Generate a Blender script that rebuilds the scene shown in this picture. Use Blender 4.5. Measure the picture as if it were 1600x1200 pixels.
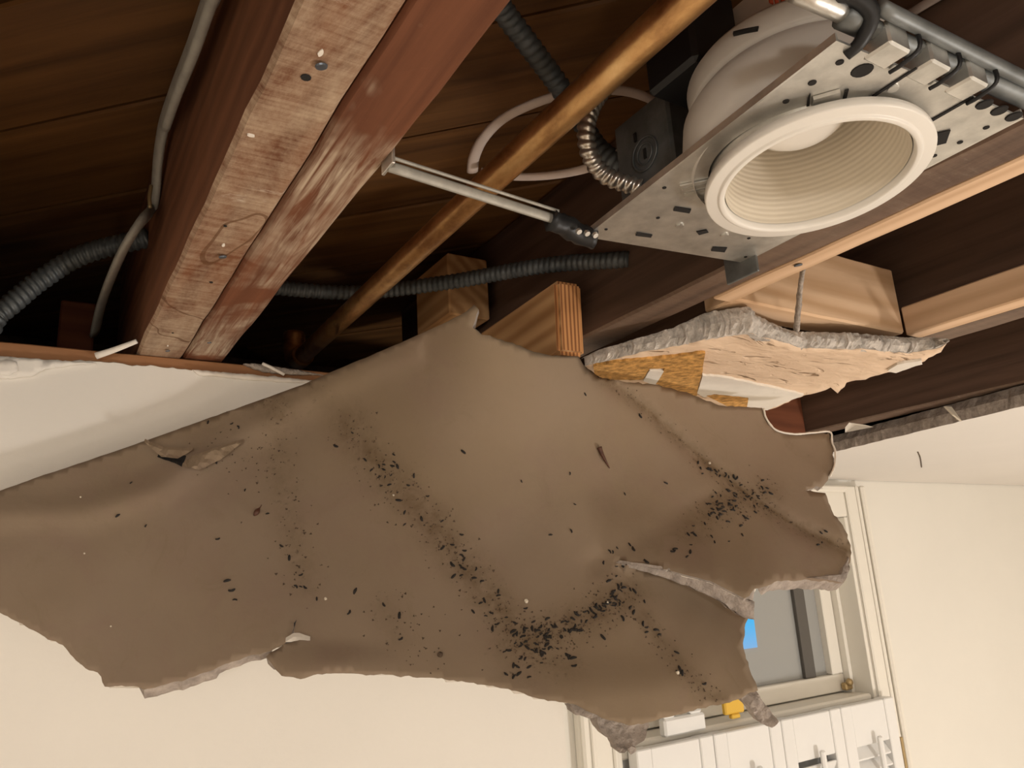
import bpy, bmesh, math, random
import numpy as np
from mathutils import Vector, Matrix, noise
from mathutils.geometry import delaunay_2d_cdt
random.seed(7)
S = bpy.context.scene
for o in list(bpy.data.objects): bpy.data.objects.remove(o)
COL = S.collection

# ---------------------------------------------------------------- camera
F = 1208.1225
CH = 2.20                       # camera height
HB = 2.44                       # underside of the joists
_r = lambda p: np.array([p[0]-800., p[1]-600., F])
_n = lambda v: v/np.linalg.norm(v)
U1 = _n(_r((2780, 795))); U2 = _n(_r((27, 964))); U3 = np.cross(U1, U2)
cam_d = bpy.data.cameras.new('camera'); cam = bpy.data.objects.new('camera', cam_d); COL.objects.link(cam)
cam_d.sensor_fit = 'HORIZONTAL'; cam_d.sensor_width = 36; cam_d.lens = F/1600*36
cam_d.clip_start = 0.01; cam_d.clip_end = 50
R = Matrix(((U1[0], -U1[1], -U1[2]), (U2[0], -U2[1], -U2[2]), (U3[0], -U3[1], -U3[2])))
cam.matrix_world = Matrix.Translation((0, 0, CH)) @ R.to_4x4()
S.camera = cam
# ---------------------------------------------------------------- world, lights, exposure
w = bpy.data.worlds.new('world'); S.world = w; w.use_nodes = True
w.node_tree.nodes['Background'].inputs[0].default_value = (0.02, 0.025, 0.035, 1)
w.node_tree.nodes['Background'].inputs[1].default_value = 0.3
S.view_settings.view_transform = 'Standard'; S.view_settings.look = 'None'
S.view_settings.gamma = 1; S.view_settings.use_curve_mapping = False
S.view_settings.exposure = 0.0
def lamp(name, loc, power, col, radius):
    l = bpy.data.lights.new(name, 'POINT'); l.energy = power; l.color = col; l.shadow_soft_size = radius
    o = bpy.data.objects.new(name, l); COL.objects.link(o); o.location = loc
    return o
lamp('room_lamp_light', (1.6, -0.65, 0.9), 70, (1.0, 0.945, 0.885), 0.14)
lamp('side_lamp_light', (-0.7, -1.6, 2.2), 34, (1.0, 0.935, 0.86), 0.10)
lamp('left_bay_fill_light', (-0.15, -0.75, 1.0), 7, (1.0, 0.93, 0.84), 0.10)  # added low fill for the left bay planks, no known lamp here

# ---------------------------------------------------------------- pixel -> place helpers (camera at origin of rays)
def ray(px, py):
    d = _r((px, py)); return Vector((float(d@U1), float(d@U2), float(d@U3)))
def at_x(px, py, x): d = ray(px, py); d *= x/d.x; return d+Vector((0, 0, CH))
def at_y(px, py, y): d = ray(px, py); d *= y/d.y; return d+Vector((0, 0, CH))
def at_z(px, py, z): d = ray(px, py); d *= z/d.z; return d+Vector((0, 0, CH))   # z above the camera

# ---------------------------------------------------------------- materials
def new_mat(name):
    m = bpy.data.materials.new(name); m.use_nodes = True
    nt = m.node_tree; return m, nt, nt.nodes['Principled BSDF']
def N(nt, t, **kw):
    n = nt.nodes.new(t)
    for k, v in kw.items(): setattr(n, k, v)
    return n
def ramp(nt, stops, src):
    r = N(nt, 'ShaderNodeValToRGB'); e = r.color_ramp.elements
    e[0].position, e[0].color = stops[0][0], (*stops[0][1], 1); e[1].position, e[1].color = stops[-1][0], (*stops[-1][1], 1)
    for p, c in stops[1:-1]:
        x = e.new(p); x.color = (*c, 1)
    nt.links.new(src, r.inputs[0]); return r.outputs[0]
def coords(nt, scale=(1, 1, 1), rnd=True):
    tc = N(nt, 'ShaderNodeTexCoord'); mp = N(nt, 'ShaderNodeMapping'); mp.inputs['Scale'].default_value = scale
    if rnd:
        oi = N(nt, 'ShaderNodeObjectInfo'); ad = N(nt, 'ShaderNodeVectorMath', operation='MULTIPLY_ADD')
        cb = N(nt, 'ShaderNodeCombineXYZ')
        for i in range(3): nt.links.new(oi.outputs['Random'], cb.inputs[i])
        ad.inputs[1].default_value = (7.3, 3.1, 5.7)
        nt.links.new(cb.outputs[0], ad.inputs[0]); nt.links.new(tc.outputs['Object'], ad.inputs[2])
        nt.links.new(ad.outputs[0], mp.inputs[0])
    else: nt.links.new(tc.outputs['Object'], mp.inputs[0])
    return mp.outputs[0]
def noise_tex(nt, vec, scale, detail=4, rough=.55, dist=0):
    n = N(nt, 'ShaderNodeTexNoise'); n.inputs['Scale'].default_value = scale; n.inputs['Detail'].default_value = detail
    n.inputs['Roughness'].default_value = rough; n.inputs['Distortion'].default_value = dist
    nt.links.new(vec, n.inputs['Vector']); return n.outputs['Fac']
def mix(nt, fac, a, b, typ='MIX'):
    m = N(nt, 'ShaderNodeMix', data_type='RGBA', blend_type=typ)
    for i, v in ((0, fac), (6, a), (7, b)):
        if hasattr(v, 'links'): nt.links.new(v, m.inputs[i])
        elif i == 0: m.inputs[0].default_value = v
        else: m.inputs[i].default_value = (*v, 1)
    return m.outputs[2]
def mth(nt, op, a, b=None, clamp=False):
    m = N(nt, 'ShaderNodeMath', operation=op); m.use_clamp = clamp
    for i, v in ((0, a), (1, b)):
        if v is None: continue
        if hasattr(v, 'links'): nt.links.new(v, m.inputs[i])
        else: m.inputs[i].default_value = v
    return m.outputs[0]
def bump(nt, b, h, strength, dist=.002):
    n = N(nt, 'ShaderNodeBump'); n.inputs['Strength'].default_value = strength; n.inputs['Distance'].default_value = dist
    nt.links.new(h, n.inputs['Height']); nt.links.new(n.outputs[0], b.inputs['Normal'])
def wood(name, dark, lite, long='Y', rough=.75, ring=.5, residue=0., streak=0., spec=.3):
    m, nt, b = new_mat(name)
    sc = {'X': (1.2, 26, 26), 'Y': (26, 1.2, 26), 'Z': (26, 26, 1.2)}[long]
    v = coords(nt, sc); g = noise_tex(nt, v, 2.2, 6, .6, .6)
    v2 = coords(nt, tuple(max(.6, s/9) for s in sc)); g2 = noise_tex(nt, v2, 3, 3, .5, 1.5)
    wv = N(nt, 'ShaderNodeTexWave', wave_type='BANDS', bands_direction='DIAGONAL'); wv.inputs['Scale'].default_value = 2.3
    wv.inputs['Distortion'].default_value = 7; wv.inputs['Detail'].default_value = 3; wv.inputs['Detail Scale'].default_value = .6
    nt.links.new(coords(nt, tuple(s/2.2 for s in sc)), wv.inputs['Vector'])
    f = mth(nt, 'ADD', mth(nt, 'MULTIPLY', g, .65), mth(nt, 'MULTIPLY', g2, .35))
    f = mth(nt, 'ADD', mth(nt, 'MULTIPLY', f, 1-ring*.35), mth(nt, 'MULTIPLY', wv.outputs['Fac'], ring*.35))
    mid = tuple((a+c)/2 for a, c in zip(dark, lite))
    c = ramp(nt, [(.28, dark), (.5, mid), (.72, lite)], f)
    if residue:
        v3 = coords(nt, (1, .55, 1)); r1 = mth(nt, 'ADD', mth(nt, 'MULTIPLY', noise_tex(nt, v3, 9, 10, .78, .3), .75), mth(nt, 'MULTIPLY', noise_tex(nt, coords(nt, (.25, 5, 1)), 40, 5, .7), .25))
        geo = N(nt, 'ShaderNodeNewGeometry'); sp = N(nt, 'ShaderNodeSeparateXYZ'); nt.links.new(geo.outputs['Normal'], sp.inputs[0])
        down = mth(nt, 'MULTIPLY', mth(nt, 'LESS_THAN', sp.outputs[2], -.5), residue)
        k = N(nt, 'ShaderNodeMapRange'); k.inputs[1].default_value = .40; k.inputs[2].default_value = .60; nt.links.new(r1, k.inputs[0])
        c = mix(nt, mth(nt, 'MULTIPLY', k.outputs[0], down), c, (.52, .39, .27))
        # plaster smears
        v5 = coords(nt, (.6, 2.2, 1)); r5 = noise_tex(nt, v5, 13, 10, .8, .1)
        k5 = N(nt, 'ShaderNodeMapRange'); k5.inputs[1].default_value = .58; k5.inputs[2].default_value = .70; nt.links.new(r5, k5.inputs[0])
        c = mix(nt, mth(nt, 'MULTIPLY', k5.outputs[0], mth(nt, 'MULTIPLY', down, .8)), c, (.74, .65, .54))
        # water marks : thin contour of a slow noise
        v4 = coords(nt, (1, .7, 1)); r2 = noise_tex(nt, v4, 9, 2, .5, .3)
        d = mth(nt, 'ABSOLUTE', mth(nt, 'SUBTRACT', r2, .56)); ln = mth(nt, 'LESS_THAN', d, .0055)
        c = mix(nt, mth(nt, 'MULTIPLY', ln, mth(nt, 'MULTIPLY', down, .7)), c, (.13, .055, .02))
    if streak:
        geo = N(nt, 'ShaderNodeNewGeometry'); sp = N(nt, 'ShaderNodeSeparateXYZ'); nt.links.new(geo.outputs['Normal'], sp.inputs[0])
        down = mth(nt, 'MULTIPLY', mth(nt, 'LESS_THAN', sp.outputs[2], -.5), streak)
        pat = noise_tex(nt, coords(nt, (1, 1, 1), False), 5.5, 5, .65, .5)
        kp = N(nt, 'ShaderNodeMapRange'); kp.inputs[1].default_value = .46; kp.inputs[2].default_value = .60; nt.links.new(pat, kp.inputs[0])
        st = noise_tex(nt, coords(nt, (30, 1.6, 30)), 7, 4, .6, .8)
        ks = N(nt, 'ShaderNodeMapRange'); ks.inputs[1].default_value = .36; ks.inputs[2].default_value = .60; nt.links.new(st, ks.inputs[0])
        c = mix(nt, mth(nt, 'MULTIPLY', mth(nt, 'MULTIPLY', kp.outputs[0], ks.outputs[0]), down), c, (.55, .44, .32))
    nt.links.new(c, b.inputs['Base Color']); b.inputs['Roughness'].default_value = rough
    b.inputs['Specular IOR Level'].default_value = spec
    bump(nt, b, f, .5, .0015)
    return m
def plain(name, col, rough=.6, metal=0, var=.0, vscale=30, bmp=0., bscale=120, spec=.4):
    m, nt, b = new_mat(name); b.inputs['Roughness'].default_value = rough; b.inputs['Metallic'].default_value = metal
    b.inputs['Specular IOR Level'].default_value = spec
    v = coords(nt)
    if var:
        n = noise_tex(nt, v, vscale, 5, .6)
        c = ramp(nt, [(.3, tuple(x*(1-var) for x in col)), (.7, tuple(min(1, x*(1+var)) for x in col))], n)
        nt.links.new(c, b.inputs['Base Color'])
    else: b.inputs['Base Color'].default_value = (*col, 1)
    if bmp: bump(nt, b, noise_tex(nt, v, bscale, 6, .6), bmp, .003)
    return m
M = {}
M['joist_stained'] = wood('old_joist_with_plaster_marks', (.085, .028, .012), (.25, .10, .045), residue=1.0, ring=.25)
M['joist_half'] = wood('old_joist_half_marked', (.085, .028, .012), (.25, .095, .045), ring=.25, streak=.85)
M['joist_dark'] = wood('dark_old_joist', (.05, .029, .02), (.17, .10, .068), ring=.2, residue=.15, rough=.65)
M['plank'] = wood('subfloor_plank_wood', (.045, .018, .006), (.21, .095, .028), rough=.6, ring=.12)
M['fir'] = wood('new_fir_wood', (.42, .22, .09), (.68, .41, .20), ring=1)
M['firX'] = wood('new_fir_board', (.55, .34, .19), (.78, .55, .36), long='X', ring=.9)
M['strip'] = wood('furring_wood', (.58, .37, .22), (.80, .56, .37), ring=.7)
M['plate'] = wood('top_plate_wood', (.25, .11, .045), (.42, .21, .1), long='X')
M['redwood'] = wood('red_brown_block', (.10, .03, .014), (.22, .075, .035), long='X')
def endgrain():
    m, nt, b = new_mat('fir_end_grain')
    v = coords(nt, (1, .2, .12)); wv = N(nt, 'ShaderNodeTexWave', bands_direction='X'); wv.inputs['Scale'].default_value = 70
    wv.inputs['Distortion'].default_value = 2.2; wv.inputs['Detail'].default_value = 3; nt.links.new(v, wv.inputs['Vector'])
    nt.links.new(ramp(nt, [(0, (.20, .07, .02)), (.5, (.45, .2, .07)), (1, (.58, .28, .1))], wv.outputs['Fac']), b.inputs['Base Color'])
    b.inputs['Roughness'].default_value = .8; return m
M['endgrain'] = endgrain()
M['wallpaint'] = plain('cream_wall_paint', (.785, .755, .69), .7, var=.02, vscale=3, bmp=.08, bscale=180, spec=.2)
M['upperpaint'] = plain('white_wall_paint', (.765, .725, .665), .7, var=.02, vscale=3, bmp=.08, bscale=180, spec=.2)
M['ceilpaint'] = plain('white_ceiling_paint', (.76, .72, .67), .8, var=.02, vscale=3, bmp=.1, bscale=150, spec=.2)
M['floor'] = wood('floor_boards', (.36, .27, .19), (.52, .42, .31), long='X', rough=.4)
M['plaster'] = plain('grey_broken_plaster', (.58, .53, .48), .95, var=.3, vscale=90, bmp=1.0, bscale=160, spec=.1)
M['brownplaster'] = plain('brown_grey_plaster', (.37, .315, .275), .95, var=.3, vscale=90, bmp=1.0, bscale=160, spec=.1)
M['torn'] = plain('torn_brown_board', (.55, .30, .095), .9, var=.55, vscale=110, bmp=.9, bscale=120, spec=.15)
M['white'] = plain('white_trim_paint', (.80, .76, .68), .45, var=.02, vscale=8)
M['shutter'] = plain('white_shutter_paint', (.80, .79, .77), .45, var=.02, vscale=8)
M['paperwhite'] = plain('white_paper', (.80, .74, .66), .8, var=.05, vscale=40)
M['enamel'] = plain('white_enamel', (.80, .76, .70), .35, var=.02, vscale=12)
M['can'] = plain('can_white_paint', (.60, .56, .51), .5, var=.05, vscale=12)
M['baffle'] = plain('cream_baffle', (.72, .64, .52), .5, var=.03, vscale=20)
M['bulb'] = plain('bulb_frosted', (.86, .82, .76), .25)
M['black'] = plain('black_plastic', (.012, .012, .013), .45)
M['hole'] = plain('dark_opening', (.015, .013, .012), .9)
M['galv'] = plain('galvanised_steel', (.63, .615, .58), .38, metal=.85, var=.22, vscale=45, bmp=.15, bscale=60)
M['galvdark'] = plain('dull_steel_box', (.19, .2, .2), .5, metal=.6, var=.3, vscale=40)
M['bxgrey'] = plain('grey_armoured_cable', (.095, .105, .11), .5, metal=.45, var=.3, vscale=60)
M['bxshine'] = plain('bright_armoured_cable', (.62, .58, .52), .3, metal=.9, var=.2, vscale=60)
M['nmwhite'] = plain('white_cable_sheath', (.56, .47, .42), .6, var=.1, vscale=30)
M['nmgrey'] = plain('grey_cable_sheath', (.34, .32, .28), .65, var=.15, vscale=60)
M['bar'] = plain('dull_hanger_bar_steel', (.36, .34, .30), .6, metal=.4, var=.2, vscale=60)
M['nail'] = plain('steel_nail', (.14, .16, .19), .4, metal=.7)
M['brass'] = plain('aged_brass', (.45, .33, .17), .45, metal=.6, var=.2)
M['dropping'] = plain('dark_dropping', (.022, .018, .016), .8, var=.3, vscale=300)
M['dust'] = plain('brown_dust', (.09, .06, .04), .95, var=.4, vscale=300)
M['bug'] = plain('dried_brown_husk', (.09, .035, .02), .5, var=.3, vscale=200)
M['crumb'] = plain('pale_crumb', (.70, .62, .5), .9)
M['yellow'] = plain('yellow_plastic', (.75, .46, .06), .5)
M['red'] = plain('red_print', (.62, .11, .05), .7)
M['fibre'] = plain('grey_fibre', (.42, .36, .31), .95, var=.3, vscale=200, bmp=1, bscale=300)
def copper():
    m, nt, b = new_mat('tarnished_copper'); v = coords(nt, (1, .5, 1))
    n = noise_tex(nt, v, 55, 6, .65, .3); n2 = noise_tex(nt, coords(nt, (1, .25, 1)), 28, 4, .6, .5)
    c = ramp(nt, [(.3, (.34, .17, .07)), (.52, (.62, .36, .15)), (.75, (.80, .53, .25))], n)
    c = mix(nt, ramp(nt, [(.60, (0, 0, 0)), (.66, (1, 1, 1))], n2), c, (.16, .08, .04))
    nt.links.new(c, b.inputs['Base Color']); b.inputs['Metallic'].default_value = .9; b.inputs['Roughness'].default_value = .33
    bump(nt, b, n, .15); return m
M['copper'] = copper()
def slab_mat():
    m, nt, b = new_mat('rough_cream_skim_coat'); v = coords(nt, (1, 2.4, 1), False)
    n = noise_tex(nt, v, 24, 5, .6, .6); n2 = noise_tex(nt, coords(nt, (1.0, 3.4, 1), False), 16, 3, .5, 1.2)
    c = ramp(nt, [(.3, (.74, .55, .39)), (.7, (.84, .64, .47))], n)
    c = mix(nt, ramp(nt, [(.30, (1, 1, 1)), (.345, (0, 0, 0))], n2), c, (.30, .19, .11))
    nt.links.new(c, b.inputs['Base Color']); b.inputs['Roughness'].default_value = .85; b.inputs['Specular IOR Level'].default_value = .15
    h = mth(nt, 'ADD', n, ramp(nt, [(.30, (0, 0, 0)), (.40, (1, 1, 1))], n2)); bump(nt, b, h, .8, .004)
    return m
M['slab'] = slab_mat()
def paper_mat():
    m, nt, b = new_mat('brown_grey_drywall_backing_paper'); v = coords(nt, (1, 1, 1), False)
    big = noise_tex(nt, v, 4, 3, .5, .3); fine = noise_tex(nt, v, 70, 6, .7)
    c = ramp(nt, [(.35, (.262, .192, .124)), (.65, (.275, .206, .148))], big)
    c = mix(nt, mth(nt, 'MULTIPLY', fine, .25), c, (.32, .24, .17))
    mo = noise_tex(nt, v, 14, 7, .7, .6)
    c = mix(nt, mth(nt, 'MULTIPLY', ramp(nt, [(.5, (0, 0, 0)), (.72, (1, 1, 1))], mo), .35), c, (.25, .16, .13))
    mo2 = noise_tex(nt, coords(nt, (1.3, .7, 1), False), 22, 6, .7, 1.2)
    c = mix(nt, mth(nt, 'MULTIPLY', ramp(nt, [(.56, (0, 0, 0)), (.75, (1, 1, 1))], mo2), .35), c, (.2, .15, .09))
    at = N(nt, 'ShaderNodeAttribute', attribute_name='stain')
    n1 = noise_tex(nt, v, 60, 8, .75, .4); n2 = noise_tex(nt, v, 200, 6, .7)
    k = mth(nt, 'MULTIPLY', at.outputs['Fac'], mth(nt, 'ADD', mth(nt, 'MULTIPLY', n1, 1.8), -.45), True)
    c = mix(nt, mth(nt, 'MULTIPLY', k, 1.1, True), c, (.13, .085, .045))
    sp = ramp(nt, [(.60, (0, 0, 0)), (.66, (1, 1, 1))], n2)
    c = mix(nt, mth(nt, 'MULTIPLY', sp, mth(nt, 'MULTIPLY', at.outputs['Fac'], 1.0, True)), c, (.055, .035, .022))
    n3 = noise_tex(nt, v, 34, 5, .7, 1.0)
    c = mix(nt, mth(nt, 'MULTIPLY', ramp(nt, [(.70, (0, 0, 0)), (.8, (1, 1, 1))], n3), .35), c, (.2, .13, .08))
    nt.links.new(c, b.inputs['Base Color']); b.inputs['Roughness'].default_value = .85; b.inputs['Specular IOR Level'].default_value = .15
    bump(nt, b, fine, .12, .002); return m
M['paper'] = paper_mat()
def glass_mat():
    m, nt, b = new_mat('dim_window_glass'); b.inputs['Base Color'].default_value = (.40, .40, .385, 1); b.inputs['Roughness'].default_value = .2
    t = N(nt, 'ShaderNodeBsdfTransparent'); mx = N(nt, 'ShaderNodeMixShader'); mx.inputs[0].default_value = .8
    nt.links.new(t.outputs[0], mx.inputs[1]); nt.links.new(b.outputs[0], mx.inputs[2])
    nt.links.new(mx.outputs[0], nt.nodes['Material Output'].inputs[0]); return m
M['glass'] = glass_mat()
def reflection_mat():  # emission colours imitate a screen reflected in the glass
    m, nt, b = new_mat('blue_screen_reflection'); b.inputs['Base Color'].default_value = (.01, .05, .08, 1)
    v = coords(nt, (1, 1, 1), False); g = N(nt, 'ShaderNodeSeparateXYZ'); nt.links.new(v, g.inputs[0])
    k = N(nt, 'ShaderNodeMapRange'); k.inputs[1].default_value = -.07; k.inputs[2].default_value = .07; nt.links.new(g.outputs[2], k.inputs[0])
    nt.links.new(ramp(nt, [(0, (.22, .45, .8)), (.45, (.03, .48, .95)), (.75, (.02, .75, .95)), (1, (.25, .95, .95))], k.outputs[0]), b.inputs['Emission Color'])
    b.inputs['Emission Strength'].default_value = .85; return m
M['bluerefl'] = reflection_mat()
M['gapspacer'] = plain('dark_gap_spacer', (.10, .09, .08), .6)

# ---------------------------------------------------------------- object helpers
def tag(o, label=None, cat=None, group=None, kind=None):
    if label: o['label'] = label
    if cat: o['category'] = cat
    if group: o['group'] = group
    if kind: o['kind'] = kind
    return o
def attach(o, parent):
    if parent is not None:
        o.parent = parent
        p = parent; T = Matrix.Identity(4)
        inv = Matrix.Translation(-world_loc(parent)) if parent.rotation_euler.to_quaternion().angle < 1e-6 else parent.matrix_basis.inverted()
        o.matrix_parent_inverse = inv
    return o
def world_loc(o): return Vector(o['_wl']) if '_wl' in o else o.location.copy()
WL = {}
def world_loc(o): return WL[o.name]
def empty(name, loc, label=None, cat=None, group=None):
    o = bpy.data.objects.new(name, None); COL.objects.link(o); o.location = loc; WL[o.name] = Vector(loc)
    o.empty_display_size = .02
    return tag(o, label, cat, group)
def mesh_obj(name, verts, faces, mat, parent=None, smooth=False, origin=None, mats=None, midx=None):
    """verts in world space; the object's origin is put at their centre"""
    verts = [Vector(v) for v in verts]
    if origin is None:
        lo = Vector((min(v[i] for v in verts) for i in range(3))); hi = Vector((max(v[i] for v in verts) for i in range(3)))
        origin = (lo+hi)/2
    me = bpy.data.meshes.new(name); me.from_pydata([v-origin for v in verts], [], faces)
    for m in (mats or [mat]): me.materials.append(m)
    if midx is not None: me.polygons.foreach_set('material_index', midx)
    if smooth: me.polygons.foreach_set('use_smooth', [True]*len(me.polygons))
    me.update()
    o = bpy.data.objects.new(name, me); COL.objects.link(o); o.location = origin; WL[o.name] = Vector(origin)
    return attach(o, parent)
def bm_to(name, bm, mat, parent=None, smooth=False, mats=None):
    vs = [v.co.copy() for v in bm.verts]; bm.verts.index_update()
    fs = [[v.index for v in f.verts] for f in bm.faces]; mi = [f.material_index for f in bm.faces]
    bm.free(); return mesh_obj(name, vs, fs, mat, parent, smooth, mats=mats, midx=mi if mats else None)
def box(name, x0, x1, y0, y1, z0, z1, mat, parent=None, bev=.0015, jit=0., rot=None, cut=0):
    bm = bmesh.new(); bmesh.ops.create_cube(bm, size=1)
    c = Vector(((x0+x1)/2, (y0+y1)/2, (z0+z1)/2)); s = Vector((x1-x0, y1-y0, z1-z0))
    for v in bm.verts: v.co = Vector((v.co.x*s.x, v.co.y*s.y, v.co.z*s.z))
    if cut:
        ax = max(range(3), key=lambda i: s[i])
        es = [e for e in bm.edges if abs((e.verts[0].co-e.verts[1].co)[ax]) > s[ax]*.9]
        bmesh.ops.subdivide_edges(bm, edges=es, cuts=cut)
    if bev: bmesh.ops.bevel(bm, geom=[e for e in bm.edges if e.is_manifold and e.calc_face_angle(0) > .5], offset=bev, segments=1, affect='EDGES', clamp_overlap=True)
    if jit:
        for v in bm.verts:
            p = (v.co+c)*22; v.co += Vector((noise.noise(p), noise.noise(p+Vector((9, 0, 0))), noise.noise(p+Vector((0, 9, 0)))))*jit
    if rot is not None: bmesh.ops.rotate(bm, verts=bm.verts, cent=(0, 0, 0), matrix=rot)
    vs = [v.co+c for v in bm.verts]; bm.verts.index_update(); fs = [[v.index for v in f.verts] for f in bm.faces]; bm.free()
    return mesh_obj(name, vs, fs, mat, parent)
def smooth_path(pts, n=12):
    pts = [Vector(p) for p in pts]; out = []
    P = [pts[0]*2-pts[1]]+pts+[pts[-1]*2-pts[-2]]
    for i in range(1, len(P)-2):
        a, b, c, d = P[i-1:i+3]
        for k in range(n):
            t = k/n
            out.append(.5*((2*b)+(c-a)*t+(2*a-5*b+4*c-d)*t*t+(3*b-a-3*c+d)*t**3))
    out.append(pts[-1]); return out
def resample(pts, step):
    L = [0]
    for a, b in zip(pts, pts[1:]): L.append(L[-1]+(b-a).length)
    n = max(2, int(L[-1]/step)); out = []; j = 0
    for i in range(n+1):
        s = L[-1]*i/n
        while j < len(L)-2 and L[j+1] < s: j += 1
        t = (s-L[j])/max(1e-9, L[j+1]-L[j]); out.append(pts[j].lerp(pts[j+1], min(1, t)))
    return out
def tube(name, pts, r, mat, parent=None, segs=10, step=.006, flat=1., up=(0, 0, 1), pitch=0, amp=.14, rough=0., smoothp=True, rfun=None):
    path = resample(smooth_path(pts) if smoothp else [Vector(p) for p in pts], step)
    vs, fs = [], []; u = Vector(up); s = 0; nb = None
    for i, p in enumerate(path):
        t = (path[min(i+1, len(path)-1)]-path[max(i-1, 0)]).normalized()
        if nb is None: nb = (u-t*u.dot(t)).normalized()
        else: nb = (nb-t*nb.dot(t)).normalized()
        bb = t.cross(nb)
        if i: s += (p-path[i-1]).length
        for k in range(segs):
            a = 2*math.pi*k/segs; rr = r
            if rfun: rr *= rfun(i/(len(path)-1))
            if pitch: rr *= 1-amp+amp*2*abs(math.sin(math.pi*(s/pitch+k/segs)))**.7
            if rough: rr *= 1+rough*noise.noise(p*300+Vector((k*1.3, 0, 0)))
            vs.append(p+nb*math.cos(a)*rr*flat+bb*math.sin(a)*rr)
    n = len(path)
    for i in range(n-1):
        for k in range(segs):
            k2 = (k+1) % segs; fs.append((i*segs+k, i*segs+k2, (i+1)*segs+k2, (i+1)*segs+k))
    fs.append(tuple(range(segs))[::-1]); fs.append(tuple((n-1)*segs+k for k in range(segs)))
    return mesh_obj(name, vs, fs, mat, parent, True)
def lathe(name, prof, c, mat, parent=None, segs=64, axis=None, smooth=True, close=False):
    q = Vector((0, 0, 1)).rotation_difference(Vector(axis)).to_matrix() if axis is not None else Matrix.Identity(3)
    vs, fs = [], []; n = len(prof); c = Vector(c)
    for k in range(segs):
        a = 2*math.pi*k/segs
        for r, z in prof: vs.append(c+q@Vector((r*math.cos(a), r*math.sin(a), z)))
    for k in range(segs):
        k2 = (k+1) % segs
        for i in range(n-1 if not close else n):
            j = (i+1) % n; fs.append((k*n+i, k2*n+i, k2*n+j, k*n+j))
    return mesh_obj(name, vs, fs, mat, parent, smooth)
def disc(name, c, nrm, r, t, mat, parent=None, segs=14, sx=1.):
    return lathe(name, [(0, 0), (r, 0), (r*.92, t), (0, t)], c, mat, parent, segs, axis=nrm, smooth=False)
def inside(p, poly):
    x, y = p; c = False; j = len(poly)-1
    for i in range(len(poly)):
        xi, yi = poly[i]; xj, yj = poly[j]
        if (yi > y) != (yj > y) and x < (xj-xi)*(y-yi)/(yj-yi)+xi: c = not c
        j = i
    return c
def ragged(poly, step, amp, seed=0, closed=True):
    out = []; n = len(poly)
    for i in range(n if closed else n-1):
        a = Vector(poly[i]); b = Vector(poly[(i+1) % n]); d = b-a; L = d.length
        if L < 1e-6: continue
        k = max(1, int(L/step)); nr = Vector((-d.y, d.x))/L
        for j in range(k):
            p = a+d*(j/k)
            w_ = amp*(noise.noise((p.x*.05, p.y*.05, seed))+.8*noise.noise((p.x*.17, p.y*.17, seed+5))+.5*noise.noise((p.x*.4, p.y*.4, seed+9)))
            out.append(tuple(p+nr*w_))
    if not closed: out.append(tuple(poly[-1]))
    return out
def triangulate(poly, grid, extra=()):
    n = len(poly); pts = [Vector(p) for p in poly]; E_ = []
    for p in extra:
        if inside(p, poly) and min(math.dist(p, q) for q in poly) > 4: E_.append(p); pts.append(Vector(p))
    EA = np.array(E_) if E_ else np.array([(-9e9, -9e9)])
    xs = [p[0] for p in poly]; ys = [p[1] for p in poly]
    y = min(ys)+grid/2; row = 0
    segs = [(Vector(poly[i]), Vector(poly[(i+1) % n])) for i in range(n)]
    A = np.array(poly)
    while y < max(ys):
        x = min(xs)+(grid/2 if row % 2 else grid)
        while x < max(xs):
            if inside((x, y), poly) and np.min(np.hypot(A[:, 0]-x, A[:, 1]-y)) > grid*.55 and np.min(np.hypot(EA[:, 0]-x, EA[:, 1]-y)) > grid*.4: pts.append(Vector((x, y)))
            x += grid
        y += grid; row += 1
    v, e, f, *_ = delaunay_2d_cdt(pts, [(i, (i+1) % n) for i in range(n)], [], 0, 1e-5)
    fs = []
    for t in f:
        c = (v[t[0]]+v[t[1]]+v[t[2]])/3
        if inside((c.x, c.y), poly): fs.append(tuple(t))
    return [tuple(p) for p in v], fs
def boundary_edges(fs):
    cnt = {}
    for t in fs:
        for i in range(len(t)):
            a, b = t[i], t[(i+1) % len(t)]
            if (b, a) in cnt: del cnt[(b, a)]
            else: cnt[(a, b)] = 1
    return list(cnt)
def slab_mesh(name, poly, place, back, mats, parent=None, grid=14, smooth=False, attr=None, extra=()):
    """poly in pixels; place(px,py)->front point; back(px,py,front,isborder)->back point. mats: front, rim, back"""
    v2, fs = triangulate(poly, grid, extra)
    fr = [place(*p) for p in v2]
    # orient front faces toward the camera
    t = fs[0]; nn = (fr[t[1]]-fr[t[0]]).cross(fr[t[2]]-fr[t[0]])
    camp = Vector((0, 0, CH))
    if nn.dot(camp-fr[t[0]]) < 0: fs = [f[::-1] for f in fs]
    be = boundary_edges(fs); bset = {a for a, b in be} | {b for a, b in be}
    bk = [back(v2[i][0], v2[i][1], fr[i], i in bset) for i in range(len(v2))]
    n = len(fr); verts = fr+bk
    faces = list(fs)+[tuple(i+n for i in f[::-1]) for f in fs]; mi = [0]*len(fs)+[2]*len(fs)
    for a, b in be: faces.append((b, a, a+n, b+n)); mi.append(1)
    o = mesh_obj(name, verts, faces, None, parent, False, mats=mats, midx=mi)
    if smooth:
        me = o.data
        me.polygons.foreach_set('use_smooth', [m != 1 for m in mi])
    if attr:
        at = o.data.attributes.new('stain', 'FLOAT', 'POINT')
        at.data.foreach_set('value', [attr(*v2[i % n]) if i < n else 0. for i in range(2*n)])
    return o

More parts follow.
